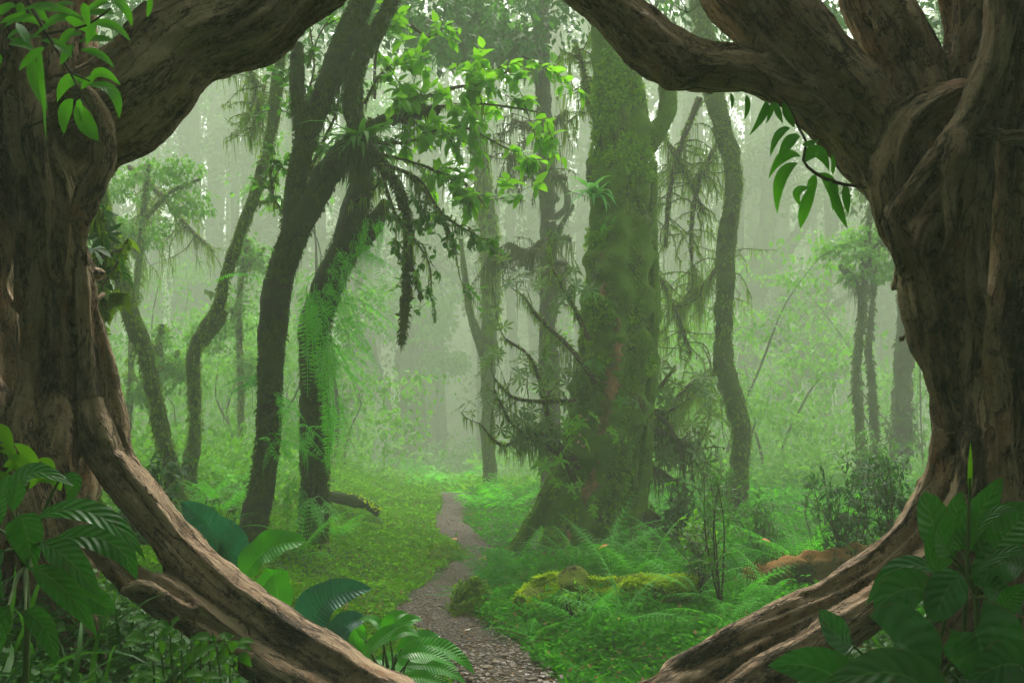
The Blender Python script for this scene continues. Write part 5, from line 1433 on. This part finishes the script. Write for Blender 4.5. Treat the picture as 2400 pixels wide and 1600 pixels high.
for b, mdl, t, w, d, sh in (
        ((2226, 1300), (2190, 1240), (2168, 1150), 112, 3.7, 'oval'), ((2262, 1290), (2292, 1210), (2350, 1118), 96, 3.75, 'ovate'), ((2290, 1300), (2340, 1230), (2420, 1180), 96, 3.65, 'ovate'), ((2400, 1335), (2345, 1320), (2285, 1372), 100, 3.55, 'oval'),
        ((2330, 1290), (2380, 1230), (2440, 1180), 80, 3.5, 'ovate'), ((2250, 1290), (2238, 1220), (2256, 1150), 70, 3.8, 'ovate'), ((2300, 1380), (2340, 1390), (2400, 1440), 80, 3.5, 'ovate'), ((2345, 1440), (2370, 1400), (2410, 1370), 60, 3.4, 'ovate'),
        ((2230, 1320), (2205, 1300), (2180, 1290), 60, 3.75, 'ovate')):
    pxleaf(pl, b, mdl, t, w, d, 'broad_leaf', None, sh, petiole=P(2290, 1400, 3.7))
ps = MB(); tube(ps, [P(2300, 1640, 3.7), P(2294, 1500, 3.7), P(2286, 1380, 3.7), P(2262, 1290, 3.72)], [.014, .013, .011, .006], 7, .05, 0); ps.build('stem', M['stem'], pl)
gs = thing('grass_stalk', 'single tall pale grass stalk rising in front of the braided fig trunk', 'grass stalk', P(2262, 1470, 3.4))
ps = MB(); tube(ps, [P(2260, 1480, 3.4), P(2268, 1300, 3.4), P(2273, 1120, 3.4)], [.008, .007, .005], 6, .05, 0); ps.build('stem', M['stem'], gs)
big_leaf(gs, P(2272, 1160, 3.4), P(2273, 1100, 3.4), P(2275, 1036, 3.4), .018, 'leaf_bright', CAMDIR, 'lance', 8, 1, name='blade')
for b, mdl, t in (((2268, 1300), (2330, 1200), (2420, 1215)), ((2262, 1400), (2180, 1300), (2215, 1200)), ((2264, 1360), (2380, 1290), (2440, 1360))):
    pxleaf(gs, b, mdl, t, 26, 3.4, 'broad_leaf', None, 'lance', name='blade', n=10, m=1)

# behind the left buttress: teal and lime leaves, bright ginger
pl = plant('teal_leaf_plant', 'blue green pleated leaf fan rising behind the buttress root, upper one', P(510, 1420, 5.9))
pxleaf(pl, (540, 1330), (492, 1240), (424, 1176), 104, 5.8, 'teal_leaf', (-.3, -1, .5), 'ovate', fold=.45, wave=.12, n=22, m=6, petiole=P(540, 1420, 5.9))
pxleaf(pl, (536, 1336), (545, 1270), (520, 1212), 76, 5.85, 'teal_leaf', (.5, -1, .4), 'ovate', fold=.4, wave=.12, n=22, m=6, petiole=P(540, 1420, 5.9))
pl = plant('lime_leaf_plant', 'vivid lime green pleated leaf plant behind the buttress root', P(620, 1480, 5.9))
pxleaf(pl, (572, 1356), (625, 1290), (716, 1268), 88, 5.7, 'lime_leaf', (-.2, -1, .9), 'oval', fold=.4, wave=.14, n=22, m=6, petiole=P(640, 1480, 5.9))
pxleaf(pl, (660, 1330), (640, 1360), (585, 1372), 70, 5.75, 'lime_leaf', (0, -1, .2), 'lance', petiole=P(640, 1480, 5.9))
pxleaf(pl, (645, 1440), (650, 1390), (640, 1345), 72, 5.6, 'lime_leaf', (.3, -1, .2), 'oval', petiole=P(640, 1480, 5.9))
pl = plant('teal_leaf_plant', 'blue green pleated leaf plant behind the buttress root, lower one beside the ginger', P(770, 1560, 5.7))
pxleaf(pl, (716, 1500), (768, 1408), (872, 1380), 104, 5.5, 'teal_leaf', (-.2, -1, .7), 'ovate', fold=.45, wave=.12, n=22, m=6, petiole=P(770, 1560, 5.6))
pxleaf(pl, (760, 1500), (810, 1462), (856, 1452), 60, 5.4, 'teal_leaf', (0, -1, .9), 'oval', petiole=P(770, 1560, 5.6))
pxleaf(pl, (760, 1510), (800, 1500), (830, 1510), 60, 5.35, 'teal_leaf', (0, -1, .6), 'oval', petiole=P(770, 1560, 5.6))
pl = plant('ginger_plant', 'bright green ginger clump with long arching leaves beside the trail', P(920, 1590, 5.5))
for b, mdl, t, w in (((940, 1520), (1040, 1520), (1112, 1580), 50), ((930, 1530), (985, 1495), (1050, 1508), 46), ((950, 1560), (1030, 1565), (1092, 1602), 40), ((900, 1510), (950, 1460), (990, 1452), 40), ((895, 1500), (920, 1450), (958, 1438), 34), ((900, 1500), (880, 1455), (838, 1452), 28),
                     ((860, 1540), (835, 1510), (834, 1470), 40), ((850, 1540), (900, 1490), (968, 1456), 44), ((880, 1545), (940, 1560), (998, 1605), 56), ((905, 1560), (960, 1575), (1010, 1620), 40), ((930, 1540), (1000, 1530), (1075, 1570), 40), ((870, 1530), (850, 1560), (838, 1590), 40),
                     ((960, 1545), (1000, 1540), (1046, 1530), 36), ((915, 1500), (950, 1480), (984, 1492), 30), ((890, 1560), (910, 1590), (930, 1625), 40), ((930, 1590), (1000, 1590), (1066, 1618), 40), ((860, 1500), (840, 1470), (850, 1440), 30)):
    pxleaf(pl, b, mdl, t, w, rng.uniform(5.15, 5.55), 'lime_leaf', (rng.normal(0, .3), -.8, 1), 'lance', wave=.1, petiole=P(915 + rng.uniform(-20, 20), 1650, 5.5))

# fig leaves hanging into the frame
def fig_sprig(label, twigs, leaves, d, extra=None):
    root = thing('fig_leaf_twig', label, 'leafy twig', P(*twigs[0][0][:2], d))
    w = MB()
    for s in twigs:
        p, r = px_stroke(s, d); tube(w, p, r, 6, .04, .1, 8, 2)
    w.build('twig', M['twig'], root)
    for b, mdl, t, wd in leaves:
        pxleaf(root, b, mdl, t, wd * .8, d + rng.normal(0, .06), 'fig_leaf', (rng.normal(0, .4), -1, rng.uniform(-.1, .7)), 'lance', n=10, m=2, wave=.06)
    if extra:
        for k in range(extra[0]):
            b = (rng.uniform(*extra[1]), rng.uniform(*extra[2])); a = rng.uniform(-.6, 3.6); L = rng.uniform(50, 95)
            pxleaf(root, b, None, (b[0] + math.cos(a) * L, b[1] + math.sin(a) * L * .8), rng.uniform(20, 34), d + rng.uniform(-.3, .2), 'fig_leaf', (rng.normal(0, .5), -.8, .7), 'lance', n=8, m=2)
    return root
fig_sprig('leafy fig twig hanging in front of the fluted fig trunk', [[(40, -40, 5), (110, 80, 4), (165, 170, 3), (190, 220, 2)], [(110, 80, 3), (200, 60, 3), (260, 20, 2)], [(165, 170, 3), (210, 190, 2)], [(80, 60, 3), (20, 120, 2)], [(60, 300, 2), (130, 270, 2), (190, 225, 2)]],
          [((202, 196), (160, 192), (134, 240), 42), ((205, 200), (262, 215), (279, 280), 40), ((172, 232), (152, 265), (150, 316), 38), ((180, 232), (190, 255), (190, 286), 28), ((180, 240), (205, 295), (232, 330), 52), ((212, 192), (240, 170), (284, 202), 30),
           ((70, 120), (85, 195), (112, 262), 40), ((0, 55), (60, 42), (114, 72), 26), ((205, 55), (262, 60), (306, 98), 30), ((248, -10), (292, 20), (309, 64), 28), ((345, 42), (352, 10), (350, -24), 18), ((188, 118), (232, 128), (268, 160), 28), ((222, 12), (262, -6), (300, 2), 24), ((190, 210), (212, 188), (228, 182), 26),
           ((90, 110), (100, 190), (108, 330), 30), ((60, 20), (130, 20), (190, 40), 26), ((150, 40), (190, 60), (240, 92), 26)], 4.15, (26, (-10, 230), (-20, 130)))
fig_sprig('leafy fig twig hanging under the forking limb of the braided fig', [[(2030, 440, 3), (1960, 428, 4), (1910, 405, 4), (1882, 375, 3), (1890, 335, 3), (1872, 300, 3), (1850, 250, 2), (1830, 225, 2)], [(1800, 235, 3), (1790, 225, 3), (1760, 215, 2)]],
          [((1796, 236), (1788, 270), (1756, 318), 24), ((1748, 222), (1752, 250), (1744, 282), 17), ((1712, 218), (1716, 236), (1714, 258), 13), ((1810, 240), (1806, 262), (1796, 290), 17), ((1852, 300), (1824, 318), (1805, 368), 26), ((1876, 320), (1848, 335), (1824, 388), 36),
           ((1878, 368), (1834, 368), (1801, 420), 34), ((1870, 382), (1830, 420), (1822, 502), 38), ((1880, 340), (1900, 336), (1920, 328), 20), ((1882, 384), (1915, 356), (1944, 402), 44), ((1912, 408), (1902, 440), (1906, 474), 28), ((1920, 405), (1950, 440), (1951, 494), 36),
           ((1946, 422), (1962, 480), (1987, 536), 28), ((1908, 430), (1884, 490), (1876, 536), 40), ((1900, 440), (1868, 452), (1880, 488), 26), ((1980, 430), (1984, 465), (1988, 502), 24), ((1950, 410), (1952, 380), (1948, 360), 22), ((1835, 240), (1850, 270), (1862, 300), 30), ((1815, 238), (1822, 262), (1835, 290), 26)], 4.55)

# ------------------------------------------------------------------ fallen leaves
def fallen(label, px, py, d, s, mat, dz=.02):
    p = P(px, py, d); p[2] = max(p[2], float(H(p[0], p[1])) + .012) if dz is None else float(H(p[0], p[1])) + dz
    mb = MB(); scatter(mb, leaf_t(6, .3, 'ovate', .3, .8, 2), [p], norm(rdir(1, -.1, .1)), (0, -.2, 1), s)
    tag(mb.build('fallen_leaf', M[mat], None, p), label, 'leaf')
fallen('orange fallen leaf at the trail edge by the dark fern', 1127, 1310, 10.6, .13, 'dry_leaf')
fallen('orange fallen leaf on the trail where it bends below the buttress', 1058, 1268, 12.0, .14, 'dry_leaf')
fallen('pale dry leaf lying alone on the near trail', 1102, 1480, 7.3, .12, 'pale_leaf')
fallen('red brown fallen leaf among the low green leaves, near the tall light fern', 1452, 1472, 7.0, .11, 'dry_leaf', .12)
fallen('red fallen leaf resting on top of the mossy log', 1425, 1340, 7.75, .09, 'dry_leaf', .5)
fallen('orange leaf caught on the left end of the bare streaked log', 1786, 1316, 8.0, .08, 'dry_leaf', .42)

# ------------------------------------------------------------------ haze: one closed box of even density
hz = MB()
bx = np.array([(x, y, z) for x in (-64, 64) for y in (-22, 124) for z in (-6, 47)], float)
hz.add(bx, [[0, 1, 3, 2], [4, 6, 7, 5], [0, 4, 5, 1], [2, 3, 7, 6], [0, 2, 6, 4], [1, 5, 7, 3]])
hm = bpy.data.materials.new('haze'); hm.use_nodes = True
hn = hm.node_tree.nodes; hn.clear()
ho = hn.new('ShaderNodeOutputMaterial'); pv = hn.new('ShaderNodeVolumePrincipled')
pv.inputs['Color'].default_value = (.80, .92, .69, 1)
pv.inputs['Density'].default_value = .0105
pv.inputs['Anisotropy'].default_value = .1
hm.node_tree.links.new(pv.outputs[0], ho.inputs['Volume'])
tag(hz.build('haze', hm, smooth=False), 'pale mist hanging through the whole forest', 'haze', None, 'stuff')
